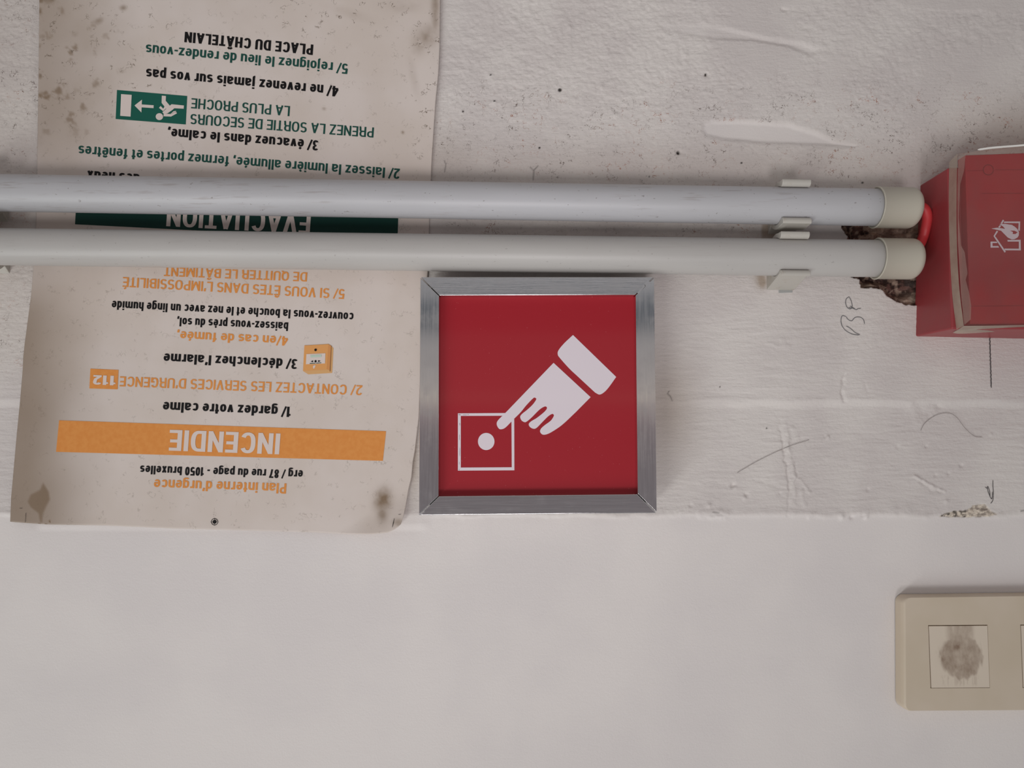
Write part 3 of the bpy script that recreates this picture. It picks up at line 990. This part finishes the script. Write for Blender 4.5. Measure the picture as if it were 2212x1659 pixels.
# printer's marks
for mk_ in ([(42, 1098), (48, 1098)], [(55.8, 1108), (54.5, 1128)], [(860.4, 1111.5), (866, 1111)], [(851.7, 1120), (849.5, 1130), (847.4, 1139)]):
    v, f = ribbon([mk_], 1.5, on_paper(.0004))
    add('crop_mark', v, f, INK['black'], poster)
ring = [(463.4 + 7 * math.cos(t), 1127.3 + 7 * math.sin(t)) for t in np.linspace(0, 2 * math.pi, 25)]
v, f = ribbon([ring, [(454.5, 1127.3), (472.5, 1127.3)], [(463.4, 1118.5), (463.4, 1136)]], 1.2, on_paper(.0003))
v2, f2 = tri_poly([circ(463.4, 1127.3, 4.2, 4.2)], .0004)
f += [tuple(i + len(v) for i in t) for t in f2]
v += v2
add('registration_mark', v, f, INK['black'], poster)

# ------------------------------------------------------------------ framed red sign
DS = .032
sign = empty('fire_alarm_sign', at(1160, 855, 0))
tag(sign, 'square red sign with white pointing hand in a brushed aluminium frame', 'sign')
O4 = [(908, 598.5), (1413.5, 598.5), (1419, 1108.5), (905, 1113)]
I4 = [(948.5, 638.5), (1373, 637), (1377.5, 1067.5), (947.5, 1072)]
M_alu = mat('brushed_aluminium', (.60, .60, .62), .36, 1.0)
M_alu_h = mat('brushed_aluminium_across', (.60, .60, .62), .36, 1.0)
for mm, sc_ in ((M_alu, (40, 40, 1.2)), (M_alu_h, (1.2, 40, 40))):
    g = NT(mm)
    n_ = g.noise(g.coord(sc_), 22, 4, .65)
    g.color(g.mix(g.rng(n_, .3, .7), (.69, .68, .68), (.75, .74, .74)))
    sc2 = g.noise(g.coord(), 60, 3, .6)
    rr = g.math('ADD', g.rng(sc2, .45, .7, .09, .15), g.rng(n_, .3, .7, -.02, .04))
    g.link(rr, g.b.inputs['Roughness'])
    g.bump(n_, .12, .0003)
gapm = .9
for i in range(4):
    j = (i + 1) % 4
    o0, o1, i1, i0 = q(O4[i]), q(O4[j]), q(I4[j]), q(I4[i])
    u = (o1 - o0) / np.linalg.norm(o1 - o0)
    fr = [o0 + u * gapm, o1 - u * gapm, i1 - u * gapm, i0 + u * gapm]
    fw = [at(p[0], p[1], DS) for p in fr]
    bw = [p + np.array([0, DS - .012, 0]) for p in fw]
    v, f = prism(fw, bw)
    b = add('frame_bar', v, f, M_alu_h if i % 2 == 0 else M_alu, sign, bevel=.0005)
    fix(b)
# sheet-metal box behind, a little smaller than the frame
bx = [at(p[0], p[1], DS) for p in O4]
cen = sum(bx) / 4
ins = [cen + (p - cen) * np.array([.955, 1, .93]) for p in bx]
f0 = [p + np.array([0, .0125, 0]) for p in ins]
b0 = [p + np.array([0, DS + .001, 0]) for p in ins]
v, f = prism(f0, b0)
fix(add('back_box', v, f, mat('box_metal', C(150, 146, 142), .5), sign))
# corner joints: bright burr metal in the mitres
M_burr = mat('bare_metal', (.75, .75, .76), .25, 1.0)
burr = []
for (x, y) in ((907, 1111), (911, 1109.5), (915, 1106)):
    burr.append(circ(x, y, 2.2, 1.6, 8))
for t in np.linspace(.1, .55, 6):
    burr.append(circ(905 + 42 * t + random.uniform(-1, 1), 1113 - 41 * t + random.uniform(-1, 1), 1.2, .9, 7))
for pts in ([(1399, 606), (1412, 613), (1402, 612), (1396, 620), (1392, 612)], [(1376, 632), (1392, 616), (1394, 618), (1379, 635)]):
    burr.append(pts)
flat = lambda dd_: (lambda x, y: np.full(np.shape(x), dd_))
for bs_, lb in ((burr[:9], 'bright scraped metal at the lower left frame corner'), (burr[9:], 'bright scratches at the upper right frame corner')):
    v, f = tri_poly(bs_, .00008, flat(DS))
    tag(add('scraped_corner', v, f, M_burr, sign), lb)

DP = DS - .0075
M_red = mat('sign_red', C(138, 15, 28), .5, spec=.3, coat=.55, coat_rough=.05)
M_wht = mat('sign_white', C(196, 186, 192), .5, coat=.55, coat_rough=.05)
g = NT(M_red)
wv = g.noise(g.coord((14, 1, 3)), 3, 3)
cb_ = g.n('ShaderNodeBump')
cb_.inputs['Strength'].default_value = .05
cb_.inputs['Distance'].default_value = .002
g.link(wv, cb_.inputs['Height'])
g.link(cb_.outputs[0], g.b.inputs['Coat Normal'])
spx = g.rng(g.noise(g.coord(), 900, 1), .74, .78)
g.color(g.mix(g.math('MULTIPLY', spx, .35), C(138, 15, 28), C(190, 120, 125)))
pe = [(I4[0][0] - 3, I4[0][1] - 3), (I4[1][0] + 3, I4[1][1] - 3), (I4[2][0] + 3, I4[2][1] + 3), (I4[3][0] - 3, I4[3][1] + 3)]
fw = [at(p[0], p[1], DP) for p in pe]
v, f = prism(fw, [p + np.array([0, .002, 0]) for p in fw])
panel = fix(add('red_panel', v, f, M_red, sign))
K4 = lambda pts: [(880 + x / 2.860, 560 + y / 2.860) for x, y in pts]
cuff = [(1023, 468), (1290, 727)] + [tuple(p) for p in spline([(1290, 727), (1245, 790), (1215, 822), (1187, 836), (1160, 824)], 6)[1:]] + \
    [tuple(p) for p in spline([(1160, 824), (1050, 722), (1000, 675), (942, 610), (929, 588), (934, 562), (968, 520), (1023, 468)], 6)[1:-1]]
handp = [(903, 640), (1132, 852), (1040, 945)] + [tuple(p) for p in spline([(1040, 945), (960, 1020), (900, 1062), (862, 1081), (835, 1083), (820, 1066), (826, 1046), (850, 1024), (885, 998), (903, 972), (904, 960), (893, 956), (868, 972),
        (830, 1010), (798, 1042), (778, 1047), (757, 1036), (750, 1018), (765, 1001), (800, 980), (845, 944), (862, 922), (858, 911), (845, 911), (815, 930), (768, 977), (737, 1003), (722, 1006), (704, 994), (697, 972), (710, 954),
        (740, 930), (775, 897), (796, 866), (791, 857), (778, 858), (735, 902), (700, 945), (655, 990), (608, 1038), (583, 1050), (565, 1046), (552, 1020), (560, 995), (600, 955)], 5)[1:]]
poly = [cuff, handp, circ(487, 1126, 51, 53, 40), [(313, 952), (608, 950), (596, 967), (330, 968)], [(312, 952), (330, 952), (330, 1306), (312, 1306)],
        [(312, 1287), (661, 1285), (661, 1304), (312, 1306)], [(643, 990), (660, 985), (661, 1304), (645, 1304)]]
v, f = [], []
for k, p in enumerate(poly):
    a_, b_ = tri_poly([K4(p)], .00012 + k * 4e-6, flat(DP))
    f += [tuple(i + len(v) for i in t) for t in b_]
    v += a_
add('hand_pictogram', v, f, M_wht, sign)
# rubbed patches in the printed square outline
M_rub = mat('rubbed_print', C(120, 110, 122), .5)
rub = [(316, 958, 14, 5), (340, 960, 30, 3), (372, 958, 8, 3), (322, 1010, 3, 18), (321, 1080, 2.5, 40), (322, 1160, 3, 60), (320, 1250, 2, 20), (318, 1298, 5, 4)]
v, f = tri_poly([K4([(x + w_ * .3 * random.uniform(-1, 1), y), (x + w_, y + h_ * .2), (x + w_ * .8, y + h_), (x, y + h_ * .8)]) for x, y, w_, h_ in rub], .00018, flat(DP))
add('worn_print', v, f, M_rub, sign)

# ------------------------------------------------------------------ conduits
M_pipe = {}
for nm, ca, cb2 in (('scratched', C(161, 160, 163), C(154, 153, 155)), ('clean', C(159, 156, 153), C(153, 150, 147))):
    mm = mat('conduit_' + nm, ca, .40, spec=.45)
    g = NT(mm)
    c0 = g.mix(g.rng(g.noise(g.coord((.6, 3, 3)), 8, 3), .35, .65), ca, cb2)
    s1 = g.noise(g.coord((.08, 1, 1)), 420, 3, .65)
    s2 = g.rng(g.noise(g.coord((.5, 1, 1)), 34, 3), .40, .66)
    k_ = .36 if nm == 'scratched' else .08
    c0 = g.mix(g.math('MULTIPLY', g.math('MULTIPLY', g.rng(s1, .55, .68), s2), k_), c0, C(112, 98, 92))
    d1 = g.rng(g.noise(g.coord((.6, 1, 1)), 520, 1), .72, .77)
    c0 = g.mix(g.math('MULTIPLY', d1, .6 if nm == 'scratched' else .3), c0, C(100, 92, 88))
    g.color(c0)
    g.bump(s1, .05 if nm == 'scratched' else .02, .0004)
    M_pipe[nm] = mm
M_cap = mat('cap_plastic', C(160, 155, 143), .42, spec=.4)
M_clip = mat('clip_plastic', C(166, 161, 152), .4, spec=.45)
g = NT(M_clip)
g.color(g.mix(g.rng(g.noise(g.coord(), 160, 3), .55, .75, 0, .5), C(160, 156, 149), C(146, 134, 120)))
DC = .0215
RP = 81.0 / 2 * (D - DC) / F * math.cos(T) * 1.0


def pipe_axis(y0, y1880, xs):
    return [(x, y0 + (y1880 - y0) * x / 1880.0) for x in xs]


def conduit(y0, y1, material, label, capx, ptag):
    xs = [-1500, 400, 900, 1400, capx - 60]
    ax = np.array([at(x, y, DC) for x, y in pipe_axis(y0, y1, xs)])
    a0, a1 = ax[0], ax[-1]
    path = np.array([a0 + (a1 - a0) * t for t in np.linspace(0, 1, 40)])
    root = empty('conduit_pipe', path[0])
    tag(root, label, 'pipe', 'plastic conduit pipes')
    add('tube', *tube(path, [RP] * len(path), 64), material, root, smooth=True)
    # flush end cap: sleeve with a rounded closed end
    e0 = at(capx - 106, y0 + (y1 - y0) * (capx - 106) / 1880.0, DC)
    e1 = at(capx - 16.5, y0 + (y1 - y0) * (capx - 16.5) / 1880.0, DC)
    u = (e1 - e0) / np.linalg.norm(e1 - e0)
    L = np.linalg.norm(e1 - e0)
    RC = RP + .0014
    rr = .0058
    prof = [(.0004, RP - .0001), (.0004, RP + .0006), (0, RP + .0006), (0, RC + .0002), (.0003, RC + .0004), (.0009, RC + .0003), (.0012, RC)] + [(L - rr - .001, RC)] + [(L - rr + rr * math.sin(t), RC - rr + rr * math.cos(t)) for t in np.linspace(0, math.pi / 2, 12)] + [(L, .001)]
    cpath = np.array([e0 + u * s for s, _ in prof])
    vs, fs = lathe(e0, u, prof, 64)
    cp = add('end_cap', vs, fs, M_cap, root, smooth=True)
    fix(cp)
    tag(cp, 'cream plastic end cap')
    return e0, u


def lathe(org, u, prof, n):
    ref = np.array([0, 1.0, 0])
    a = np.cross(u, ref)
    a /= np.linalg.norm(a)
    b = np.cross(u, a)
    vs = [org + u * s + r * (math.cos(2 * math.pi * k / n) * a + math.sin(2 * math.pi * k / n) * b) for s, r in prof for k in range(n)]
    fs = [(i * n + k, i * n + (k + 1) % n, (i + 1) * n + (k + 1) % n, (i + 1) * n + k) for i in range(len(prof) - 1) for k in range(n)]
    fs.append(tuple((len(prof) - 1) * n + k for k in range(n)))
    return vs, fs


YA, YB = (416.5, 448.0), (533.0, 558.5)
conduit(*YA, M_pipe['scratched'], 'bluish scratched grey plastic conduit crossing the poster, the one away from the red sign', 1995.5, 'a')
conduit(*YB, M_pipe['clean'], 'clean grey plastic conduit crossing the poster right along the red sign frame', 1998.5, 'b')


def clip(xc, yy, label, flare=0.0, wpx=60):
    """spring clip: back plate on the wall and two jaws hugging the pipe"""
    y = yy[0] + (yy[1] - yy[0]) * xc / 1880.0
    c = at(xc, y, DC)
    c2 = at(xc + 100, y + (yy[1] - yy[0]) * 100 / 1880.0, DC)
    u = (c2 - c) / np.linalg.norm(c2 - c)              # along the pipe (photo right)
    out = np.array([0, -1.0, 0])
    vdn = np.cross(out, u)
    vdn /= np.linalg.norm(vdn)
    if vdn[2] < 0:
        vdn = -vdn                                     # photo down = +Z
    half = wpx * D / F * .5
    root = empty('pipe_clip', c + np.array([0, DC, 0]))
    tag(root, label, 'clip', 'pipe clips')
    ri, ro = RP + .0002, RP + .0024
    for sgn in (1, -1):
        prof = []
        tip = 60
        for a_ in np.linspace(165, tip, 14):
            t = math.radians(a_)
            prof.append((ri * math.cos(t), ri * math.sin(t)))
        # flared, rounded lip
        t = math.radians(tip)
        cx_, cy_ = (ri + .0032) * math.cos(t), (ri + .0032) * math.sin(t)
        for b_ in np.linspace(tip + 180 + 5, tip + 180 + 215 - 60, 8)[1:]:
            tb = math.radians(b_ - 0)
            prof.append((cx_ + .0032 * math.cos(tb), cy_ + .0032 * math.sin(tb)))
        for a_ in np.linspace(tip + 14, 140, 8):
            t = math.radians(a_)
            prof.append(((ro + .0016) * math.cos(t), (ro + .0016) * math.sin(t)))
        wl = DC - .0002
        prof += [(-wl + .0012, ro * 1.02 + (flare if sgn > 0 else 0)), (-wl, ro * 1.02 + (flare if sgn > 0 else 0)), (-wl, ro * .3)]
        if flare and sgn > 0:
            prof = prof[:-11] + [(ro * .62, ro * .86)] + prof[-3:]
        l0 = [c + out * p0 + vdn * sgn * p1 - u * half for p0, p1 in prof]
        l1 = [c + out * p0 + vdn * sgn * p1 + u * half for p0, p1 in prof]
        v, f = prism(l0, l1)
        fix(add('clip_jaw', v, f, M_clip, root, bevel=.0009))
    if flare:
        t4 = [(1681, 618), (1714, 618), (1712, 632), (1682, 633)]
        fr_ = [at(*p, .0022) for p in t4]
        v, f = prism(fr_, [p + np.array([0, .0022, 0]) for p in fr_])
        tag(fix(add('clip_foot', v, f, mat('clip_foot_grey', C(140, 140, 138), .5), root, bevel=.0004)), 'grey foot of the clip')
    wl = DC - .0001
    pr = [(-wl, -.0165), (-wl, .0165), (-RP - .0003, .011), (-RP - .0003, -.011)]
    l0 = [c + out * p0 + vdn * p1 - u * half * .95 for p0, p1 in pr]
    l1 = [c + out * p0 + vdn * p1 + u * half * .95 for p0, p1 in pr]
    v, f = prism(l0, l1)
    fix(add('clip_base', v, f, M_clip, root, bevel=.0005))
    return root


clip(1709, YA, 'cream spring clip beside the pipe end caps, holding the bluish scratched pipe')
clip(1706, YB, 'cream spring clip beside the pipe end caps, holding the clean pipe next to the sign', .0045)
clip(-50, YA, 'pipe clip cut by the left photo edge, on the bluish scratched pipe')
clip(-46, YB, 'pipe clip cut by the left photo edge, on the clean pipe next to the sign')

# red cable leaving the pipe ends
M_cable = mat('red_cable', C(172, 52, 55), .42, spec=.4)
cp_ = [(1966, 440, DC - .004), (1988, 446, DC - .004), (1999, 454, DC - .004), (2003, 471, DC - .005), (1999, 494, DC - .007), (1994, 512, DC - .0095), (1985, 530, DC - .009), (1966, 540, DC - .008)]
p3 = spline([tuple(at(*p)) for p in cp_], 10)
cab = add('cable', *tube(p3, [10.2 * D / F] * len(p3), 24), M_cable, smooth=True)
tag(cab, 'short red cable looping between the two grey conduit end caps', 'cable')

# ------------------------------------------------------------------ alarm box
box = empty('alarm_call_point', at(2150, 530, 0))
tag(box, 'red plastic fire alarm call point box under a dusty clear cover', 'alarm box')
M_house = mat('red_housing', C(128, 46, 50), .42, spec=.4)
g = NT(M_house)
g.color(g.mix(g.rng(g.noise(g.coord(), 30, 4), .35, .75, 0, .45), C(128, 46, 50), C(118, 62, 62)))
DB, DF = .0425, .0515
fr = [(2047, 362), (2420, 345), (2440, 712), (2056, 711)]
RIGHTX = 2430
fl = [at(*p, DB) for p in fr]
bl = [at(1985, 401, -.001), at(2385, 385, -.001), at(2385, 737, -.001), at(1972.5, 728, -.001)]
v, f = prism(fl, bl)
fix(add('housing', v, f, M_house, box, bevel=.0015))
M_front = mat('red_front', C(150, 28, 36), .35, spec=.5)
g = NT(M_front)
g.color(g.mix(g.rng(g.noise(g.coord((1.5, 1, 1)), 16, 5), .35, .7), C(140, 26, 32), C(126, 38, 42)))
DI = .0495
fi = [(2085, 335), (2330, 326), (2345, 698), (2096, 700)]
fl = [at(*p, DI) for p in fi]
v, f = prism(fl, [p + np.array([0, .009, 0]) for p in fl])
fix(add('front_panel', v, f, M_front, box, bevel=.0006))
M_groove = mat('panel_groove', C(104, 20, 24), .5)
for sm_ in ([(2088, 369), (2125, 368)], [(2150, 367), (2330, 366)], [(2090, 661.5), (2335, 659)], [(2120, 418), (2330, 417)],
            [(2135 + 11 * math.cos(t), 367 + 11 * math.sin(t)) for t in np.linspace(0, 2 * math.pi, 24)]):
    v, f = ribbon([sm_], 1.6, flat(DI + .00015))
    add('panel_seam' if len(sm_) == 2 else 'screw_ring', v, f, M_groove, box)
# house-and-flame emblem printed on the front
M_emb = mat('emblem_white', C(186, 172, 180), .5)
KA = lambda pts: [(1960 + x / 6.913, 280 + y / 6.913) for x, y in pts]
em = [stroke([(1436, 1350), (1403, 1405)], 24), stroke([(1392, 1432), (1366, 1462)], 22),
      [(1445, 1372), (1685, 1372), (1680, 1512), (1655, 1505), (1662, 1397), (1440, 1395)],
      [(1375, 1410), (1460, 1408), (1560, 1422), (1605, 1450), (1640, 1482), (1668, 1530), (1664, 1580), (1645, 1612), (1600, 1636), (1560, 1640), (1500, 1612), (1450, 1562), (1400, 1510), (1330, 1495), (1253, 1478), (1345, 1464), (1460, 1482), (1430, 1448)],
      stroke([(1345, 1515), (1298, 1590), (1352, 1668), (1462, 1830)], 24),
      [(1370, 1762), (1242, 1762), (1242, 1672), (1335, 1672), (1345, 1694), (1272, 1694), (1272, 1738), (1358, 1738)],
      [(1455, 1802), (1695, 1804), (1692, 1645), (1495, 1648), (1498, 1672), (1665, 1672), (1665, 1778), (1450, 1776)]]
v, f = [], []
for k, p in enumerate(em):
    a_, b_ = tri_poly([KA(p)], .0002 + k * 5e-6, flat(DI))
    f += [tuple(i + len(v) for i in t) for t in b_]
    v += a_
a_, b_ = tri_poly([KA([(1535, 1508), (1600, 1510), (1648, 1532), (1612, 1560), (1572, 1557), (1578, 1530)])], .0003, flat(DI))
emblem = add('flame_house_emblem', v, f, M_emb, box)
tag(emblem, 'white house and flame emblem')
add('flame_core', a_, b_, M_front, emblem)


def clear_mat(name, dust, tint, haze, rough=.12):
    """clear plastic sheet: fresnel reflection, see-through, with a film of dust"""
    mm = bpy.data.materials.new(name)
    mm.use_nodes = True
    t = mm.node_tree
    t.nodes.clear()
    out = t.nodes.new('ShaderNodeOutputMaterial')
    tr = t.nodes.new('ShaderNodeBsdfTransparent')
    tr.inputs[0].default_value = (*tint, 1)
    df = t.nodes.new('ShaderNodeBsdfDiffuse')
    df.inputs[0].default_value = (*dust, 1)
    gl = t.nodes.new('ShaderNodeBsdfGlossy')
    gl.inputs['Roughness'].default_value = rough
    m1, m2 = t.nodes.new('ShaderNodeMixShader'), t.nodes.new('ShaderNodeMixShader')
    lw = t.nodes.new('ShaderNodeLayerWeight')          # 4 % head-on, rising at grazing angles
    pw = t.nodes.new('ShaderNodeMath')
    pw.operation = 'POWER'
    pw.inputs[1].default_value = 5.0
    fz = t.nodes.new('ShaderNodeMapRange')
    fz.inputs[3].default_value = .022
    fz.inputs[4].default_value = .6
    t.links.new(lw.outputs['Facing'], pw.inputs[0])
    t.links.new(pw.outputs[0], fz.inputs[0])
    nz = t.nodes.new('ShaderNodeTexNoise')
    nz.inputs['Scale'].default_value = 45
    nz.inputs['Detail'].default_value = 5
    tcn = t.nodes.new('ShaderNodeTexCoord')
    mrn = t.nodes.new('ShaderNodeMapRange')
    mrn.inputs[1].default_value, mrn.inputs[2].default_value = .35, .75
    mrn.inputs[3].default_value, mrn.inputs[4].default_value = haze * .7, haze * 1.3
    t.links.new(tcn.outputs['Object'], nz.inputs['Vector'])
    t.links.new(nz.outputs[0], mrn.inputs[0])
    t.links.new(mrn.outputs[0], m1.inputs[0])
    t.links.new(tr.outputs[0], m1.inputs[1])
    t.links.new(df.outputs[0], m1.inputs[2])
    t.links.new(fz.outputs[0], m2.inputs[0])
    t.links.new(m1.outputs[0], m2.inputs[1])
    t.links.new(gl.outputs[0], m2.inputs[2])
    t.links.new(m2.outputs[0], out.inputs[0])
    return mm


M_clear = clear_mat('clear_cover', C(170, 150, 140), (.97, .96, .95), .035)
M_rim = clear_mat('dusty_clear_rim', C(158, 144, 130), (.94, .92, .9), .66, .3)
cf = [(2068, 332), (2330, 303), (2345, 700), (2082, 704)]
cbk = [(2049.5, 352), (2320, 322), (2340, 714), (2058, 720)]
cfl = [at(*p, DF) for p in cf]
cov = add('clear_cover', *prism(cfl, [p + np.array([0, .0008, 0]) for p in cfl]), M_clear, box)
fix(cov)
# rim: curved left wall and lower wall of the cover
lft_f = spline([(2068, 332), (2066.5, 425), (2067, 520), (2072, 620), (2082, 704)], 6)
lft_b = spline([(2050.5, 350), (2049.5, 425), (2051, 520), (2056.5, 630), (2066, 712)], 6)
bot_f = spline([(2082, 704), (2140, 703.5), (2212, 702), (2345, 699)], 6)
bot_b = spline([(2058, 719), (2075, 721), (2130, 718), (2212, 712), (2345, 704)], 6)
v, f = [], []
for fa, ba, d2 in ((lft_f, lft_b, DB + .0004), (bot_f, bot_b, .030)):
    n = 30
    fa, ba = curve_at(fa, np.linspace(0, 1, n)), curve_at(ba, np.linspace(0, 1, n))
    i0 = len(v)
    v += list(at(fa[:, 0], fa[:, 1], DF)) + list(at(ba[:, 0], ba[:, 1], d2))
    f += [(i0 + i, i0 + i + 1, i0 + n + i + 1, i0 + n + i) for i in range(n - 1)]
rim = add('cover_rim', v, f, M_rim, box, smooth=True)
tag(rim, 'dusty translucent edge of the clear cover')
# bright broken edge along the far side of the cover
te = [(2112, 323.5), (2140, 319.5), (2175, 316.5), (2212, 313.5), (2320, 303)]
v, f = ribbon([spline(te, 6)], 4.0, flat(DF + .0003))
add('cover_edge', v, f, mat('chalky_edge', C(205, 200, 195), .7), box)
# dust film behind the cover's left side
dust = [(2071, 336), (2086, 335), (2082, 370), (2074, 400), (2071, 470), (2076, 530), (2084, 545), (2090, 590), (2086, 605), (2093, 630), (2098, 660), (2097, 690), (2083, 702), (2076, 640), (2069, 520), (2068, 400)]
v, f = tri_poly([dust, [(2070, 333), (2140, 321), (2212, 314.5), (2330, 304), (2330, 326), (2087, 335)]], 0, flat(DF - .0012))
add('dust_film', v, f, clear_mat('dust_film', C(182, 156, 146), (1, 1, 1), .30, .6), box)

# ------------------------------------------------------------------ light switch
sw = empty('light_switch', at(2170, 1413, 0))
tag(sw, 'cream double light switch plate with a grimy smudged rocker', 'light switch')
M_plate = mat('switch_plate', C(164, 153, 134), .42, spec=.4)
g = NT(M_plate)
g.color(g.mix(g.rng(g.noise(g.coord(), 18, 3), .35, .65), C(178, 165, 149), C(173, 160, 142)))
DW = .0095
oc = [(1950, 1290), (2402, 1284), (2408, 1534), (1951, 1537)]
cs_ = [at(*p, DW) for p in oc]


def rrect(c4, r, n=7):
    """rounded loop through four world corners"""
    out_ = []
    for i in range(4):
        p, a, b = c4[i], c4[i - 1], c4[(i + 1) % 4]
        ua, ub = (a - p) / np.linalg.norm(a - p), (b - p) / np.linalg.norm(b - p)
        for t in np.linspace(0, 1, n):
            ang = t * math.pi / 2
            out_.append(p + ua * r * (1 - math.sin(ang)) + ub * r * (1 - math.cos(ang)))
    return out_


cen = sum(cs_) / 4
front = rrect([cen + (p - cen) * np.array([.972, 1, .988]) for p in cs_], .0042, 10)
mid = [p for p in rrect([cen + (p - cen) * np.array([.991, 1, .996]) for p in cs_], .005, 10)]
back = rrect(cs_, .0055, 10)
n = len(front)
ri_ = [[(2005, 1350.5), (2133.5, 1349.5), (2138.5, 1486), (2010, 1487)], [(2204, 1349.3), (2332.5, 1348.3), (2337.5, 1485), (2209, 1486)]]
holes = [[at(*p, DW) for p in h_] for h_ in ri_]
bm = bmesh.new()
org = np.array(sw.location)
mk = lambda pts, dy=0.0: [bm.verts.new(tuple(p + np.array([0, dy, 0]) - org)) for p in pts]
L0, L1, L2, L3 = mk(front), mk(mid, .0010), mk(back, .0035), mk(back, DW + .001)
for A_, B_ in ((L0, L1), (L1, L2), (L2, L3)):
    for i in range(n):
        j = (i + 1) % n
        bm.faces.new((A_[i], A_[j], B_[j], B_[i])).smooth = True
edges = [bm.edges.get((L0[i], L0[(i + 1) % n])) for i in range(n)]
hv = []
for h_ in holes:
    a_ = mk(h_)
    b_ = mk(h_, .003)
    for i in range(4):
        edges.append(bm.edges.new((a_[i], a_[(i + 1) % 4])))
        bm.faces.new((a_[i], a_[(i + 1) % 4], b_[(i + 1) % 4], b_[i]))
    bm.faces.new(b_)
bmesh.ops.triangle_fill(bm, edges=edges, use_beauty=True)
bmesh.ops.recalc_face_normals(bm, faces=bm.faces)
me = bpy.data.meshes.new('switch_plate')
bm.to_mesh(me)
bm.free()
me.materials.append(M_plate)
o = bpy.data.objects.new('switch_plate', me)
o.parent = sw
COL.objects.link(o)

M_rock = mat('switch_rocker', C(176, 164, 146), .4, spec=.4)
g = NT(M_rock)
fz = g.noise(g.coord((1, 1, .5)), 330, 4, .65)
smk = g.math('MULTIPLY', g.attr('smudge'), g.rng(fz, .25, .7, .72, 1.1))
g.color(g.mix(smk, C(184, 172, 157), C(118, 99, 84)))
for k, h_ in enumerate(ri_):
    c = [q(p) for p in h_]
    inn = [c[0] + (1.6, 2.2), c[1] + (-.8, 2.2), c[2] + (-.8, -1.0), c[3] + (2.0, -1.0)]
    nu = nv = 70
    v, f = quad_grid(inn, nu, nv, 0, flat(DW - .0001))
    v = np.asarray(v)
    px, py = [a.ravel() for a in np.meshgrid(np.linspace(0, 1, nu), np.linspace(0, 1, nv))]
    # sides
    idx = np.arange(nu * nv).reshape(nv, nu)
    bord = np.concatenate([idx[0, :], idx[1:, -1], idx[-1, -2::-1], idx[-2:0:-1, 0]])
    bv = v[bord] + np.array([0, .003, 0])
    nb = len(bord)
    side = np.array([[bord[i], bord[(i + 1) % nb], nu * nv + (i + 1) % nb, nu * nv + i] for i in range(nb)])
    rk = add('switch_rocker', np.vstack([v, bv]), np.vstack([f, side]), M_rock, sw)
    fix(rk)
    X_, Y_ = 2005 + px * 133, 1350 + py * 136
    if k == 0:
        rad = np.hypot((X_ - 2076) / 52, (Y_ - 1417) / 50) + .35 * fbm(X_ / 9, Y_ / 22, 301, 3)
        sm = (.62 + .45 * fbm(X_ / 22, Y_ / 16, 305, 3)) * (1 - sst(.86, 1.06, rad))
        sm = sm + .25 * gauss(X_, Y_, 2048, 1400, 14, 14) + .3 * gauss(X_, Y_, 2068, 1397, 8, 7) + .25 * gauss(X_, Y_, 2096, 1398, 10, 10) + .2 * gauss(X_, Y_, 2045, 1425, 18, 12)
        sm = np.maximum(sm, .42 * sst(2038, 2052, X_) * (1 - sst(2098, 2112, X_)) * (1 - sst(1375, 1400, Y_)) * (1 + fbm(X_ / 5, Y_ / 30, 309, 2)))
        sm = np.maximum(sm, .22 * (fbm(X_ / 4, Y_ / 25, 311, 2) > .08) * sst(2020, 2040, X_) * (1 - sst(2105, 2120, X_)) * sst(1455, 1465, Y_) * (1 - sst(1476, 1486, Y_)))
        tag(rk, 'rocker with a round grey-brown smudge')
    else:
        sm = np.zeros_like(X_)
    fattr(rk, 'smudge', np.concatenate([np.clip(sm, 0, 1), np.zeros(nb)]))
